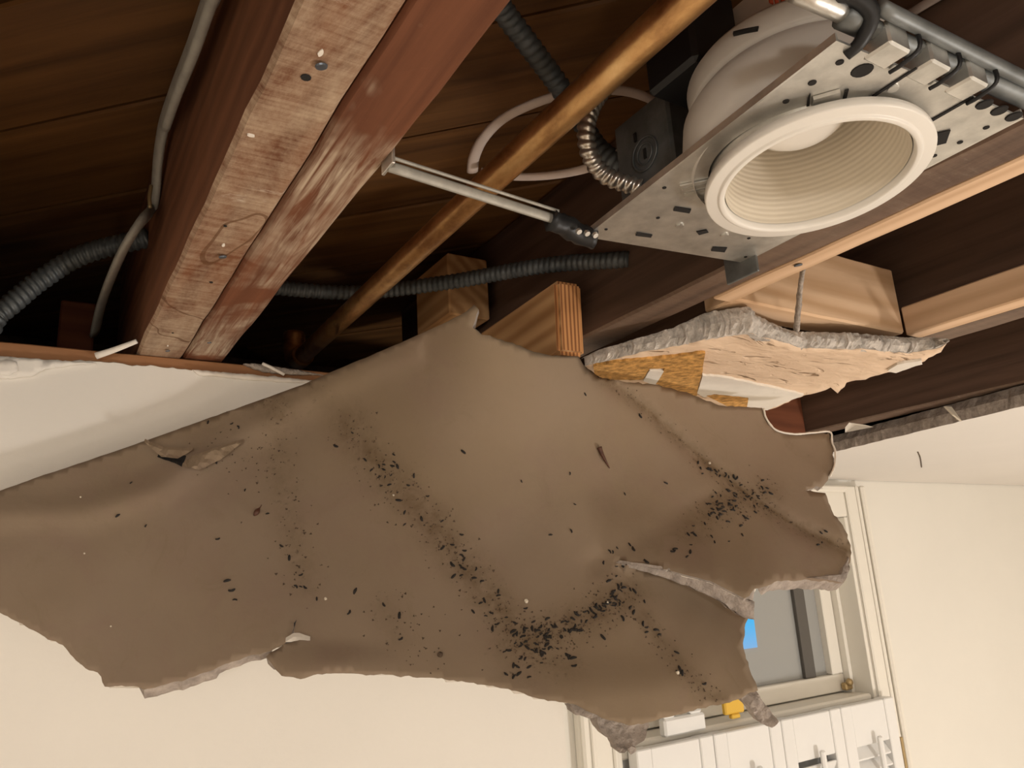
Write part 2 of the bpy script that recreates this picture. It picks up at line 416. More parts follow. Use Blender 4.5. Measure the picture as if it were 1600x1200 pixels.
# ================================================================ THE ROOM
YL = .793                                             # front of the left wall
YW = 1.20                                            # window wall
CB = CH+.207                                         # underside of the old ceiling
XL = .547                                            # end of the left wall
def struct(o, label=None): return tag(o, label, kind='structure')
struct(box('floor', -2.1, 3.3, -2.6, 1.3, -.05, 0, M['floor'], bev=0))
# left wall : plasterboard with a broken top edge
def topz(x): return HB-.0125-.001*x+.0022*noise.noise((x*60, 0, 3))+.0016*noise.noise((x*160, 2, 0))-(.012*max(0, 1-abs(x+.02)/.05) if x < .03 else 0)
xs = [-2.0+.05*i for i in range(35)]+[-.25+.004*i for i in range(int((XL+.25)/.004)+1)]+[XL]
vs = []; fs = []
for x in xs:
    t = topz(x); vs += [(x, YL, 0), (x, YL, t), (x, YL+.0035, t+.0015), (x, YL+.0035, 0)]
for i in range(len(xs)-1):
    for k in range(3): fs.append((i*4+k, i*4+k+1, i*4+5+k, i*4+4+k)[::-1])
wl = struct(mesh_obj('wall_left', vs, fs, M['upperpaint']), 'cream painted wall with a broken plaster edge below the joists')
box('wall_core', -2.0, XL, YL+.0135, 1.05, 0, HB-.04, M['upperpaint'], wl, bev=0)
box('wall_return', XL-.012, XL, YL+.0005, YW, 0, HB-.03, M['wallpaint'], wl, bev=0)
tp = struct(box('trim_1', -2.0, XL, YL+.0040, .93, HB-.0395, HB-.0005, M['plate'], bev=.001, cut=40, jit=.0006), 'wooden top plate the joists rest on')
# window wall with opening
WX0, WX1, WZ0, WZ1 = .925, 1.69, CH-1.0, CH+.115
bmw = bmesh.new()
def quad_wall(a, b, c, d):
    bm = bmw
    for p in [(a, b, c, d)]:
        r_ = bmesh.ops.create_cube(bm, size=1)['verts']
        for v in r_: v.co = Vector(((a+b)/2+v.co.x*(b-a), YW+.06+v.co.y*.12, (c+d)/2+v.co.z*(d-c)))
quad_wall(XL, WX0, 0, HB); quad_wall(WX1, 3.2, 0, HB); quad_wall(WX0, WX1, 0, WZ0); quad_wall(WX0, WX1, WZ1, HB)
struct(bm_to('wall_back', bmw, M['wallpaint']), 'cream painted wall around the shuttered window')
struct(box('wall_right', 3.2, 3.25, -2.5, 1.32, 0, 2.66, M['wallpaint'], bev=0))
struct(box('wall_side', -2.05, -2.0, -2.5, 1.32, 0, 2.66, M['wallpaint'], bev=0))
struct(box('wall_near', -2.0, 3.2, -2.55, -2.5, 0, 2.66, M['wallpaint'], bev=0))
struct(box('wall_outer', -2.0, 3.2, 1.45, 1.5, HB-.04, 2.66, M['joist_dark'], bev=0))
struct(box('ceiling_bay_back', -2.0, 3.2, 1.32, 1.45, HB-.04, HB-.02, M['joist_dark'], bev=0))
# what is left of the ceiling : right part with ragged edge, plus the rest of the room
def ceil_edge(y): return 1.203+.075*max(0, (y-.52)/.37)*.9+.004*noise.noise((y*25, 1, 0))+.0025*noise.noise((y*80, 4, 0))
ys = [-2.5, -1.8, -1.2, -.8]+[-.5+.006*i for i in range(int(1.7/.006)+1)]
vs, fs, mi = [], [], []
for y in ys:
    e = ceil_edge(y); zz = CB
    vs += [(e+.004*noise.noise((y*50, 7, 0)), y, zz), (3.2, y, zz), (3.2, y, HB-.002), (e+.006+.004*noise.noise((y*60, 0, 9)), y, HB-.002), (e-.003+.006*noise.noise((y*70, 3, 3)), y, (CB+HB)/2)]
for i in range(len(ys)-1):
    for k in range(5):
        k2 = (k+1) % 5; fs.append((i*5+k, i*5+k2, (i+1)*5+k2, (i+1)*5+k)); mi.append(1 if k >= 3 else 0)
ceil = struct(mesh_obj('ceiling', vs, fs, None, mats=[M['ceilpaint'], M['brownplaster']], midx=mi), 'white ceiling left standing beside the window, edge broken off')
box('ceiling_board', -2.0, 1.19, -2.5, -.55, CB, HB-.002, M['ceilpaint'], ceil, bev=0)
box('ceiling_board', -2.0, -.13, -.55, YL, CB, HB-.002, M['ceilpaint'], ceil, bev=0)  # unseen; carried further toward the hole to block light from the left bay
box('ceiling_board', XL+.001, 1.24, 1.0, YW, CB, HB-.002, M['ceilpaint'], ceil, bev=0)
# paper fringe on that edge
pf = at_z(1487, 648, .207)
mesh_obj('paper_scrap', [pf+Vector((-.012, 0, .012)), pf+Vector((.012, .004, .014)), pf+Vector((.016, .0, -.006)), pf+Vector((.002, -.012, -.012)), pf+Vector((-.01, -.008, -.002)),
         pf+Vector((-.012, .003, .012)), pf+Vector((.012, .007, .014)), pf+Vector((.016, .003, -.006)), pf+Vector((.002, -.009, -.012)), pf+Vector((-.01, -.005, -.002))],
         [(0, 1, 2, 3, 4), (9, 8, 7, 6, 5), (0, 5, 6, 1), (1, 6, 7, 2), (2, 7, 8, 3), (3, 8, 9, 4), (4, 9, 5, 0)], M['crumb'], ceil)
pf = at_z(1335, 668, .214)
mesh_obj('paper_scrap', [pf+Vector((-.0, -.02, .0)), pf+Vector((-.004, .005, .009)), pf+Vector((-.002, .015, .003)), pf+Vector((.003, .02, -.004)), pf+Vector((.004, -.03, -.005)), pf+Vector((.003, 0, .004))],
         [(0, 1, 5), (1, 2, 5), (2, 3, 5), (3, 4, 5), (4, 0, 5)], M['paperwhite'], ceil)
hc = [at_z(1434, 706, .2065), at_z(1438, 716, .2065), at_z(1440, 730, .2065)]
tag(tube('hairline_crack', hc, .0012, M['dust'], ceil, segs=5, step=.004))

# subfloor above the joists : diagonal planks
sf = empty('subfloor', (.4, .2, HB+.184)); tag(sf, 'diagonal subfloor planks above the joists', kind='structure')
struct(box('ceiling_above', -2.0, 3.2, -2.5, 1.5, HB+.207, HB+.22, M['plank'], bev=0))
dr = Vector((1, -1, 0)).normalized(); nr = Vector((1, 1, 0)).normalized()
pw = .128
for i in range(-9, 16):
    c0 = nr*(i*pw+.055); ts = []
    # clip to a rectangle
    lo, hi = -5, 5
    for ax, (a, b) in ((0, (-.9, 1.9)), (1, (-1.2, 1.4))):
        t1, t2 = sorted(((a-c0[ax])/dr[ax], (b-c0[ax])/dr[ax])); lo, hi = max(lo, t1), min(hi, t2)
    if hi-lo < .15: continue
    mid = c0+dr*(lo+hi)/2; L = (hi-lo)-.1
    rz = Matrix.Rotation(math.radians(45), 3, 'Z')      # local Y runs along the plank
    o = box('plank', -pw/2+.002, pw/2-.002, -L/2, L/2, -.010, .010, M['plank'], None, bev=.002)
    o.location = Vector((mid.x, mid.y, HB+.185+.0105+.0006*(i % 3))); o.rotation_euler = (0, 0, math.radians(45))
    WL[o.name] = o.location.copy(); attach(o, sf)

# ================================================================ JOISTS
def joist(x0, x1, y0, y1, dz, mat, label, depth=.184):
    root = empty('floor_joist', ((x0+x1)/2, (y0+y1)/2, HB+dz), label, 'joist', 'ceiling joists')
    box('beam', x0, x1, y0, y1, HB+dz, HB+.1845, mat, root, bev=.0025, cut=70, jit=.0011)
    return root
JA = joist(.0774, .1178, -.9, 1.04, 0, M['joist_stained'], 'old joist with plaster-smeared underside, water rings and two nail heads')
JB = joist(.1192, .1585, -.9, 1.04, .0012, M['joist_half'], 'red-brown joist sistered tight beside the plaster-smeared joist')
JC = joist(.466, .508, -.9, 1.04, 0, M['joist_dark'], 'dark joist running beside the recessed light')
JD = joist(.826, .872, -.9, 1.3, 0, M['joist_dark'], 'dark joist with pale furring strip along its lower edge')
JE = joist(1.2, 1.245, -.9, 1.3, 0, M['joist_dark'], 'dark joist above the broken ceiling edge beside the window')
box('furring_strip', .5085, .532, -.7, .455, HB-.001, HB+.03, M['strip'], JC, bev=.0015, cut=50, jit=.0007)
box('furring_strip', .800, .8255, -.7, .452, HB-.001, HB+.032, M['strip'], JD, bev=.0015, cut=50, jit=.0007)
def nail(px, py, root, r=.0025):
    p = at_z(px, py, HB-CH-.0015); disc('nail_head', p, (.2, .1, -1), r, .0008, M['nail'], root)
nail(502, 103, JA, .0030); nail(348, 401, JA, .0028); nail(262, 548, JA, .0022)
for px, py in ((327, 535),): nail(px, py, JB, .002)
nail(1247, 414, JC, .0035)
for px, py, rr in ((478, 121, .0026), (352, 353, .0012), (330, 441, .0014), (270, 520, .001)):
    disc('nail_hole', at_z(px, py, HB-CH-.0008), (0, 0, -1), rr, .0004, M['hole'], JA, 9)
for px, py, sx, sy in ((501, 84, .0035, .008), (349, 384, .003, .006), (392, 213, .006, .003), (262, 541, .002, .005)):
    p = at_z(px, py, HB-CH-.001); pts = []
    for k in range(11):
        a = 2*math.pi*k/11; q = 1+.4*noise.noise((px+k*1.7, py, 0)); pts.append(p+Vector((math.cos(a)*sx*q*.32, math.sin(a)*sy*q*.32, 0)))
    mesh_obj('plaster_smear', pts+[v+Vector((0, 0, .002)) for v in pts], [tuple(range(11))[::-1]]+[(k, (k+1) % 11, 11+(k+1) % 11, 11+k) for k in range(11)], M['paperwhite'], JA)
tag(box('blocking_board', .5335, .799, .452, .49, HB+.0015, HB+.077, M['firX'], bev=.002, cut=20, jit=.0006), 'pale new wooden blocking between two joists above the broken slab', 'wood block', 'wood blocking')
tag(box('blocking_board', .874, 1.199, .895, .935, HB-.02, HB+.14, M['redwood'], bev=.002), 'red-brown wooden blocking at the end of the bay near the window', 'wood block', 'wood blocking')
tag(box('blocking_board', .40, .455, .755, .845, HB+.072, HB+.15, M['fir'], bev=.002), 'small brown wood block in the dark behind the cable', 'wood block', 'wood blocking')
tag(box('wall_stud', .012, .047, .945, .985, HB+.001, HB+.100, M['redwood'], bev=.002), 'short red-brown wood piece on the top plate in the dark', 'wood block', 'wood blocking')
# fir block with end grain toward the viewer
def fir_block():
    bm = bmesh.new(); bmesh.ops.create_cube(bm, size=1)
    for v in bm.verts: v.co = Vector((.4415+v.co.x*.031, .665+v.co.y*.19, CH+.249+v.co.z*.079))
    bm.faces.ensure_lookup_table()
    for f in bm.faces:
        if f.normal.y < -.9:
            for v in f.verts:
                if v.co.z < CH+.24: v.co.z += .004; v.co.y += .004
    bmesh.ops.bevel(bm, geom=list(bm.edges), offset=.004, segments=2, affect='EDGES')
    for f in bm.faces: f.material_index = 1 if f.normal.y < -.75 else 0
    o = bm_to('fir_block', bm, None, mats=[M['fir'], M['endgrain']])
    o.rotation_euler = (0, 0, math.radians(-3))
    WL[o.name] = o.location.copy()
    tag(o, 'orange fir block with end grain showing above the drywall tip', 'wood block', 'wood blocking')
    n_ = disc('nail_head', at_x(851, 503, .4250), (-1, 0, 0), .0025, .001, M['nail'])
    n_.parent = o; n_.matrix_parent_inverse = (Matrix.Translation(o.location) @ Matrix.Rotation(math.radians(-3), 4, 'Z')).inverted()
    return o
fir_block()

# ================================================================ PIPE AND CABLES
pr = empty('copper_pipe', (.27, .2, CH+.29), 'copper water pipe with printed marks running between the joists', 'pipe')
tube('pipe', [(.271, -.7, CH+.29), (.27, .2, CH+.29), (.272, .915, CH+.29)], .0105, M['copper'], pr, segs=20, step=.02)
tube('elbow', [(.272, .90, CH+.29), (.272, .925, CH+.292), (.272, .938, CH+.305), (.272, .94, CH+.33)], .0135, M['copper'], pr, segs=18, step=.004)
tube('riser', [(.272, .94, CH+.325), (.272, .94, CH+.42)], .0105, M['copper'], pr, segs=18, step=.02)
cab = empty('armoured_cable', (.2, .78, CH+.33), 'grey armoured cable threaded through the joists above the top plate', 'cable', 'armoured cables')
tube('cable_run', [Vector((-.5, .8, CH+.28)), Vector((-.22, .8, CH+.25)), at_y(-60, 518, .8), at_y(0, 488, .8), at_y(60, 440, .8), at_y(130, 398, .79), at_x(232, 371, .0774)], .0088, M['bxgrey'], cab, segs=12, step=.0011, pitch=.0065)
tube('cable_run', [Vector((.152, .79, CH+.325)), at_y(445, 451, .79), at_y(560, 457, .77), at_y(700, 441, .70), at_y(850, 415, .6), at_x(984, 405, .468)], .0075, M['bxgrey'], cab, segs=12, step=.0011, pitch=.0065)
tag(tube('armoured_cable', [Vector((.157, at_z(745, -50, .385).y-.01, CH+.385)), at_z(745, -50, .385), at_z(785, 15, .385), at_z(830, 75, .375), at_z(872, 132, .365), at_z(906, 185, .35), at_z(935, 232, .325), at_z(985, 268, .30)], .0075, M['bxgrey'], segs=12, step=.0011, pitch=.0065),
    'dark grey armoured cable passing behind the copper pipe to the junction box', 'cable', 'armoured cables')
tag(tube('armoured_cable', [at_z(975, 95, .37), at_z(946, 135, .345), at_z(926, 165, .328), at_z(916, 200, .31), at_z(921, 240, .293), at_z(946, 274, .28), at_z(1000, 294, .268)], .0058, M['bxshine'], segs=14, step=.0009, pitch=.0056, amp=.18),
    'shiny steel armoured cable curling into the light fixture', 'cable', 'armoured cables')
tag(tube('flat_cable', [at_z(738, 268, .36), at_z(741, 245, .362), at_z(756, 215, .365), at_z(790, 183, .37), at_z(850, 156, .375), at_z(905, 143, .378), at_z(965, 141, .378), at_z(1005, 150, .37), at_z(1032, 166, .355)], .0052, M['nmwhite'], segs=10, flat=.45, up=(0, .3, 1)),
    'white flat cable looping above the copper pipe', 'cable', 'white cables')
tag(tube('flat_cable', [at_z(752, 268, .352), at_z(800, 276, .345), at_z(860, 274, .335), at_z(920, 262, .325), at_z(975, 236, .315)], .0042, M['nmwhite'], segs=10, flat=.45, up=(0, .3, 1)),
    'white flat cable sagging lower behind the copper pipe', 'cable', 'white cables')
gc = empty('flat_cable', at_x(270, 150, .066), 'grey flat cable stapled down the left side of the joist', 'cable', 'grey cables')
xc = .066
tube('sheath', [Vector((xc, -.5, CH+.30)), Vector((xc, .12, CH+.302)), at_x(352, -60, xc), at_x(328, 0, xc), at_x(300, 80, xc), at_x(272, 150, xc), at_x(255, 200, .068), at_x(247, 250, .07), at_x(243, 300, .073), at_x(236, 328, .073), at_y(216, 352, .66), at_y(188, 400, .72), at_y(160, 470, .85), at_y(148, 520, .9)], .0088, M['nmgrey'], gc, segs=12, flat=.42, up=(1, 0, .2), step=.008)
tube('groove_ridge', [Vector((xc-.003, -.5, CH+.302)), Vector((xc-.003, .12, CH+.304)), at_x(356, -60, xc-.003), at_x(332, 0, xc-.003), at_x(304, 80, xc-.003), at_x(276, 150, xc-.003), at_x(259, 200, .065)], .0034, M['nmgrey'], gc, segs=8, step=.01)
sp = at_x(240, 314, .070)
tube('staple', [sp+Vector((-.003, -.004, .012)), sp+Vector((-.004, -.006, 0)), sp+Vector((-.003, -.006, -.010))], .0016, M['brass'], gc, segs=6, step=.002)

# ================================================================ RECESSED LIGHT
ZP = CH+.237
lt = empty('recessed_light', (.385, .27, ZP), 'recessed ceiling light with white trim hanging open on a galvanised plate', 'light fixture')
cor = [Vector((.322, .396, ZP)), Vector((.4655, .381, ZP)), Vector((.4565, .168, ZP)), Vector((.304, .176, ZP))]
# plate with upturned flange
def plate():
    cc = Vector((.382, .252)); rr = .060; n = 64
    vs, fs = [], []
    ring = [Vector((cc.x+rr*math.cos(2*math.pi*k/n), cc.y+rr*math.sin(2*math.pi*k/n), ZP)) for k in range(n)]
    per = []
    for k in range(n):
        d = Vector((math.cos(2*math.pi*k/n), math.sin(2*math.pi*k/n)))
        best = 9
        for i in range(4):
            a, b = cor[i].xy, cor[(i+1) % 4].xy; e = b-a
            det = d.x*(-e.y)+e.x*d.y
            if abs(det) < 1e-9: continue
            w_ = a-cc; t = (w_.x*(-e.y)+e.x*w_.y)/det; s = (d.x*w_.y-d.y*w_.x)/det
            if t > 0 and -1e-6 <= s <= 1+1e-6: best = min(best, t)
        p = cc+d*best; per.append(Vector((p.x, p.y, ZP)))
    # push nearest samples onto the corners
    for c_ in cor:
        j = min(range(n), key=lambda q: (per[q]-c_).length); per[j] = c_.copy()
    vs = ring+per+[v+Vector((0, 0, .0014)) for v in ring]+[v+Vector((0, 0, .0014)) for v in per]
    for k in range(n):
        k2 = (k+1) % n
        fs += [(k, k2, n+k2, n+k)[::-1], (2*n+k, 2*n+k2, 3*n+k2, 3*n+k), (n+k, n+k2, 3*n+k2, 3*n+k), (k, k2, 2*n+k2, 2*n+k)[::-1]]
    p = mesh_obj('mounting_plate', vs, fs, M['galv'], lt)
    for nm, a, b, hgt in (('plate_flange', 3, 0, .0045), ('plate_flange', 1, 2, .006)):
        A, B = cor[a], cor[b]; d = (B-A).normalized(); s = Vector((-d.y, d.x, 0))*.0014
        vv = [A, B, B+s, A+s]; vv = vv+[v+Vector((0, 0, hgt)) for v in vv]
        mesh_obj(nm, vv, [(3, 2, 1, 0), (4, 5, 6, 7), (0, 1, 5, 4), (1, 2, 6, 5), (2, 3, 7, 6), (3, 0, 4, 7)], M['galv'], p)
    return p
PL = plate()
def pz(px, py, off=0): return at_z(px, py, .237-off)
def patch(name, pts, mat, t=.0006, par=None, lift=0.0002):
    a = [pz(*p)-Vector((0, 0, lift)) for p in pts]; b = [v-Vector((0, 0, t)) for v in a]; n = len(a)
    fs = [tuple(range(n))[::-1], tuple(range(n, 2*n))]+[(i, (i+1) % n, n+(i+1) % n, n+i) for i in range(n)]
    return mesh_obj(name, b+a, fs, mat, par or PL)
for (x, y, r) in ((1038, 293, .0014), (1028, 340, .0014), (947, 358, .0012), (1170, 372, .0013), (1165, 401, .0013), (1347, 110, .0055), (1312, 97, .0021), (1269, 129, .0022), (1228, 158, .0018), (1460, 243, .0016), (1500, 222, .0017), (1541, 199, .0018)):
    disc('punched_hole', pz(x, y), (0, 0, -1), r, .0005, M['hole'], PL, 16)
for (x, y) in ((1062, 352), (1132, 367), (1395, 137)):
    disc('dimple', pz(x, y), (0, 0, -1), .003, .0012, M['galv'], PL, 16)
for q in ([(1055, 322), (1080, 326), (1077, 332), (1052, 328)], [(995, 362), (1019, 366), (1017, 370), (993, 367)], [(1114, 385), (1136, 386), (1132, 393), (1111, 391)],
          [(1088, 361), (1104, 358), (1107, 362), (1092, 366)]):
    patch('slot', q, M['hole'])
patch('tab_frame', [(1062, 288), (1107, 279), (1110, 296), (1067, 308)], M['galv'], t=.0012)
patch('tab_slot', [(1068, 299), (1108, 290), (1109, 294), (1068, 304)], M['bar'], t=.0016)
patch('tab_slot', [(1066, 291), (1104, 283), (1105, 287), (1067, 295)], M['bar'], t=.0016)
for q in ([(1345, 160), (1431, 104), (1433, 106), (1347, 163)], [(1447, 190), (1520, 149), (1522, 151), (1449, 193)]):
    patch('score_line', q, M['hole'], t=.0005)
for q in ([(1262, 152), (1266, 145), (1264, 168), (1259, 172)], [(1320, 140), (1326, 138), (1321, 158), (1316, 158)]):
    patch('slot', q, M['hole'])
patch('stamped_tab', [(1270, 150), (1312, 138), (1310, 155), (1266, 168)], M['galv'], t=.0022)
patch('slot', [(1462, 207), (1485, 202), (1478, 222), (1462, 226)], M['hole'])
# collar, trim ring, baffle, bulb and can share one slightly tilted axis
AX = Vector((.02, .095, 1)).normalized(); C0 = Vector((.3805, .2495, CH+.2215))
q_ = Vector((0, 0, 1)).rotation_difference(AX)
lathe('collar', [(.0585, .004), (.0585, .024), (.0565, .024), (.0565, .004)], C0, M['galv'], lt, axis=AX, close=True)
ringp = [(.0642, .0045), (.0648, .0040), (.0649, .0012), (.0646, .0004), (.0640, .0001), (.0580, .0001), (.0574, -.0001), (.0570, -.0009), (.0564, -.0012), (.0545, -.0012), (.0538, -.0008), (.0532, .0004), (.0530, .0030), (.0530, .006), (.0642, .006)]
TR = lathe('trim_ring', ringp, C0, M['enamel'], lt, axis=AX, close=True, segs=96)
bp = []
for i in range(15):
    z = .003+i*.0035; r = .0525-.00055*i
    bp += [(r, z), (r-.0005, z+.0017), (r-.0002, z+.0030)]
bp += [(.0435, .056), (.036, .066), (.02, .073), (0, .075)]
lathe('baffle', bp, C0, M['baffle'], lt, axis=AX, segs=96)
lathe('bulb', [(0, .034), (.012, .0345), (.022, .037), (.0275, .041), (.0295, .046), (.027, .054), (.02, .064), (.015, .072)], C0, M['bulb'], lt, axis=AX, segs=48)
hp = [(.069, .016), (.072, .025), (.0725, .037), (.070, .050), (.0655, .056), (.0615, .0605), (.0600, .0615), (.0625, .0625), (.0632, .064), (.0632, .077), (.060, .081), (.052, .083), (.045, .0845), (.0, .085)]
HS = lathe('housing_can', hp, C0, M['can'], lt, axis=AX, segs=72)
# vent slot in the cap and label above
def on_can(ang, r, z): return C0+q_ @ Vector((r*math.cos(ang), r*math.sin(ang), z))
sl = [on_can(math.radians(203-6*k), .0636, .067+.003*k) for k in range(3)]
tube('vent_slot', sl, .0016, M['hole'], HS, segs=6, step=.002)
bx = box('socket_cover', -.022, .022, -.022, .022, -.03, .03, M['black'], None, bev=.003)
bx.location = on_can(math.radians(140), .055, .112); WL[bx.name] = bx.location.copy(); attach(bx, HS)
lbx = Vector((.392, .262, C0.z+.112))
lb = box('warning_label', lbx.x-.026, lbx.x+.026, lbx.y-.02, lbx.y+.02, lbx.z-.026, lbx.z+.026, M['paperwhite'], HS, bev=.002)
for k, (px, py) in enumerate(((1204, 1), (1213, 3), (1223, 2), (1233, 4))):
    p = at_y(px, py, lbx.y-.0204); box('red_letter', p.x-.0016, p.x+.0016, p.y-.0006, p.y+.0002, p.z-.0022, p.z+.0026, M['red'], lb, bev=0)
# near hanger rail with clips
ya = cor[3]; yb = cor[2]
rail_d = (yb-ya).normalized()
hr = tube('hanger_rail', [ya+rail_d*.0-Vector((0, .004, -.010)), yb+rail_d*.008-Vector((0, .004, -.010))], .0060, M['galvdark'], lt, segs=12, step=.01, smoothp=False, flat=.7)
tube('hanger_rail', [ya+rail_d*.012-Vector((0, .015, -.012)), yb+rail_d*.008-Vector((0, .012, -.012))], .0038, M['galvdark'], lt, segs=12, step=.01, smoothp=False)
tube('rail_edge', [ya-rail_d*.03+Vector((0, -.004, .014)), ya+rail_d*.008+Vector((0, -.004, .014))], .0055, M['galv'], lt, segs=10, step=.01, smoothp=False)
for k, t in enumerate((.03, .062, .094)):
    p = ya+rail_d*t
    box('rail_clip', p.x-.0085, p.x+.0085, p.y-.011, p.y+.004, ZP-.0012, ZP+.012, M['galv'], lt, bev=.0012)
    tube('wire_clip', [p+Vector((.0125, -.013, .014)), p+Vector((.0125, -.013, .002)), p+Vector((.011, -.004, -.002)), p+Vector((.012, .003, -.0015))], .0012, M['black'], lt, segs=6, step=.002)
for t in (.118, .132, .146):
    p = ya+rail_d*t
    disc('scallop', p+Vector((0, .001, 0)), (0, 0, -1), .0045, .0008, M['hole'], lt, 16)
tube('black_hook', [ya+Vector((-.012, -.006, .018)), ya+Vector((-.002, -.012, .016)), ya+Vector((.010, -.012, .010)), ya+Vector((.012, -.004, .002)), ya+Vector((.011, .004, -.001))], .0052, M['black'], lt, segs=10, step=.003, rfun=lambda t: 1.2-.7*t)
# far hanger bar reaching the sistered joist
a = Vector((.160, .369, CH+.2375)); b = at_y(868, 343, .388)
tube('hanger_bar', [a, b], .0034, M['bar'], lt, segs=8, step=.01, flat=.5, up=(0, 1, .3), smoothp=False)
tube('hanger_bar_lip', [a+Vector((0, -.004, .0035)), b+Vector((0, -.004, .0045))], .0012, M['bar'], lt, segs=6, step=.01, smoothp=False)
box('joist_tab', .1590, .1610, .362, .378, CH+.236, CH+.254, M['galv'], lt, bev=.0004)
tube('black_clamp', [b+Vector((-.004, 0, -.001)), b+Vector((.012, .003, -.002)), b+Vector((.024, .004, -.005)), b+Vector((.034, .002, -.007))], .0075, M['black'], lt, segs=10, step=.003, rough=.25)
for k in range(3):
    p = b+Vector((.014+.007*k, -.006, -.008)); disc('clamp_screw', p, (.1, -.6, -1), .0022, .002, M['galv'], lt, 10)
# junction box on the plate
jb = box('junction_box', .354, .412, .334, .392, ZP+.014, ZP+.094, M['galvdark'], lt, bev=.002)
ctr = Vector((.3538, .361, ZP+.056))
lathe('knockout', [(.013, 0), (.0135, .0008), (.0125, .0012), (.0115, .0004)], ctr, M['galvdark'], jb, axis=(-1, 0, 0), close=True, segs=32)
lathe('knockout', [(.008, 0), (.0085, .0008), (.0075, .0012), (.007, .0004)], ctr, M['galvdark'], jb, axis=(-1, 0, 0), close=True, segs=32)
box('pry_slot', .3530, .3542, .3595, .3620, ctr.z-.004, ctr.z+.004, M['hole'], jb, bev=0)
box('pry_slot', .3530, .3542, .3675, .3700, ctr.z+.014, ctr.z+.021, M['hole'], jb, bev=0)
box('rail_foot', .4630, .4655, .366, .398, ZP-.013, ZP+.012, M['galvdark'], lt, bev=.0005)
# upper rail on the joist beside the light
tag(tube('metal_strap', [at_x(1395, 38, .462), at_x(1470, -8, .462), at_x(1560, -60, .462)], .0035, M['nmwhite'], segs=8, step=.02, flat=.4, up=(1, 0, 0)), 'thin pale strap along the dark joist above the light', 'strap')

# ================================================================ BROKEN SLAB BETWEEN THE JOISTS
near_b = [(914, 572), (940, 566), (1001, 551), (1060, 540), (1105, 530), (1150, 522), (1176, 520), (1190, 530), (1204, 530), (1253, 544), (1330, 545), (1420, 551), (1462, 545), (1480, 537)]
far_b = [(1470, 550), (1438, 567), (1388, 582), (1323, 598), (1309, 614), (1298, 606), (1258, 618), (1199, 641), (1140, 640), (1087, 625), (1000, 608), (930, 586)]
poly = ragged(near_b+far_b, 7, 2.2, 3)
ZS = .2125
def hfac(px): return float(np.interp(px, (914, 940, 1001, 1060, 1105, 1180, 1210, 1230, 1300, 1420, 1465, 1480), (.35, .5, .55, .7, .95, .95, .7, .62, .66, .62, .45, .15)))
nb_px = [Vector(p) for p in near_b]
def slab_place(px, py):
    p = at_z(px, py, ZS); p.z += .0012*noise.noise((p.x*40, p.y*90, 0))+.0008*noise.noise((p.x*120, p.y*200, 5))
    # hollow scooped out near the broken front edge
    d = math.hypot((px-1150)/55, (py-532)/13); p.z += .008*max(0, 1-d)
    d = math.hypot((px-1350)/14, (py-556)/5); p.z += .005*max(0, 1-d)
    return p
def slab_back(px, py, f, border):
    z = CH+ZS+.0245*hfac(px)
    wob = .003*noise.noise((f.x*90, f.y*90, 4)) if border else 0
    rise = .006*max(0, 1-abs(px-1180)/60) if border else 0
    return Vector((f.x+wob, f.y+(.004 if border and py < 560 else 0)+wob, z+rise*0))
root = empty('ceiling_slab', at_z(1150, 560, ZS), 'broken slab of plaster ceiling hanging under two joists with peeling brown paper', 'plaster slab')
SL = slab_mesh('slab', poly, slab_place, slab_back, [M['slab'], M['plaster'], M['plaster']], root, grid=9, smooth=True)
# crumbly near edge : rough plaster built up on the broken face
def edge_crust():
    vs, fs = [], []; path = ragged(near_b, 3.0, 1.2, 11, closed=False); m = 7
    for i, (px, py) in enumerate(path):
        f = at_z(px, py, ZS)
        for k in range(m):
            t = k/(m-1); up = .0265*t*hfac(px)
            bul = .005*math.sin(math.pi*t)
            p = Vector((f.x, f.y-bul*1.0+.002, CH+ZS+.0004+up))
            a = noise.noise(p*120)*.0030+noise.noise(p*330)*.0016
            p += Vector((a*.3, -abs(a)*1.3, a*.5 if 0 < k < m-1 else 0)); vs.append(p)
    n = len(path)
    for i in range(n-1):
        for k in range(m-1): fs.append((i*m+k, (i+1)*m+k, (i+1)*m+k+1, i*m+k+1))
    b = len(vs)
    for i in range(n):
        for k in (0, m-1): vs.append(vs[i*m+k]+Vector((0, .006, 0)))
    for i in range(n-1):
        fs.append((i*m, b+2*i, b+2*i+2, (i+1)*m)); fs.append((i*m+m-1, (i+1)*m+m-1, b+2*i+3, b+2*i+1))
    return mesh_obj('crumbled_edge', vs, fs, M['plaster'], root, False)
edge_crust()
def zc(L): return [(880+.275*a, 480+.275*b) for a, b in L]
def flake(name, pts, mat, z, seed, amp=1.0):
    pl = ragged(pts, 5, amp, seed)
    return slab_mesh(name, pl, lambda x, y: at_z(x, y, z)+Vector((0, 0, .0002*noise.noise((x*.15, y*.3, seed)))), lambda x, y, f, b: f+Vector((0, 0, .0035)), [mat]*3, root, grid=9)
flake('torn_paper_patch', zc([(172, 340), (300, 312), (600, 285), (690, 272), (806, 262), (792, 360), (765, 450), (760, 505), (700, 505), (560, 450), (516, 432), (580, 345), (490, 352), (455, 412), (380, 415), (240, 410), (180, 382)]), M['torn'], .2098, 2)
flake('torn_paper_patch', zc([(815, 505), (870, 497), (1052, 516), (1042, 580), (960, 575)]), M['torn'], .2094, 4)
flake('white_paint_flake', zc([(492, 360), (572, 366), (520, 445), (455, 420)]), M['paperwhite'], .2092, 5, .6)
flake('white_paint_flake', zc([(792, 388), (900, 397), (1110, 442), (1368, 500), (1160, 585), (1040, 590), (1053, 515), (860, 494), (800, 512), (762, 490)]), M['paperwhite'], .2097, 6, .8)
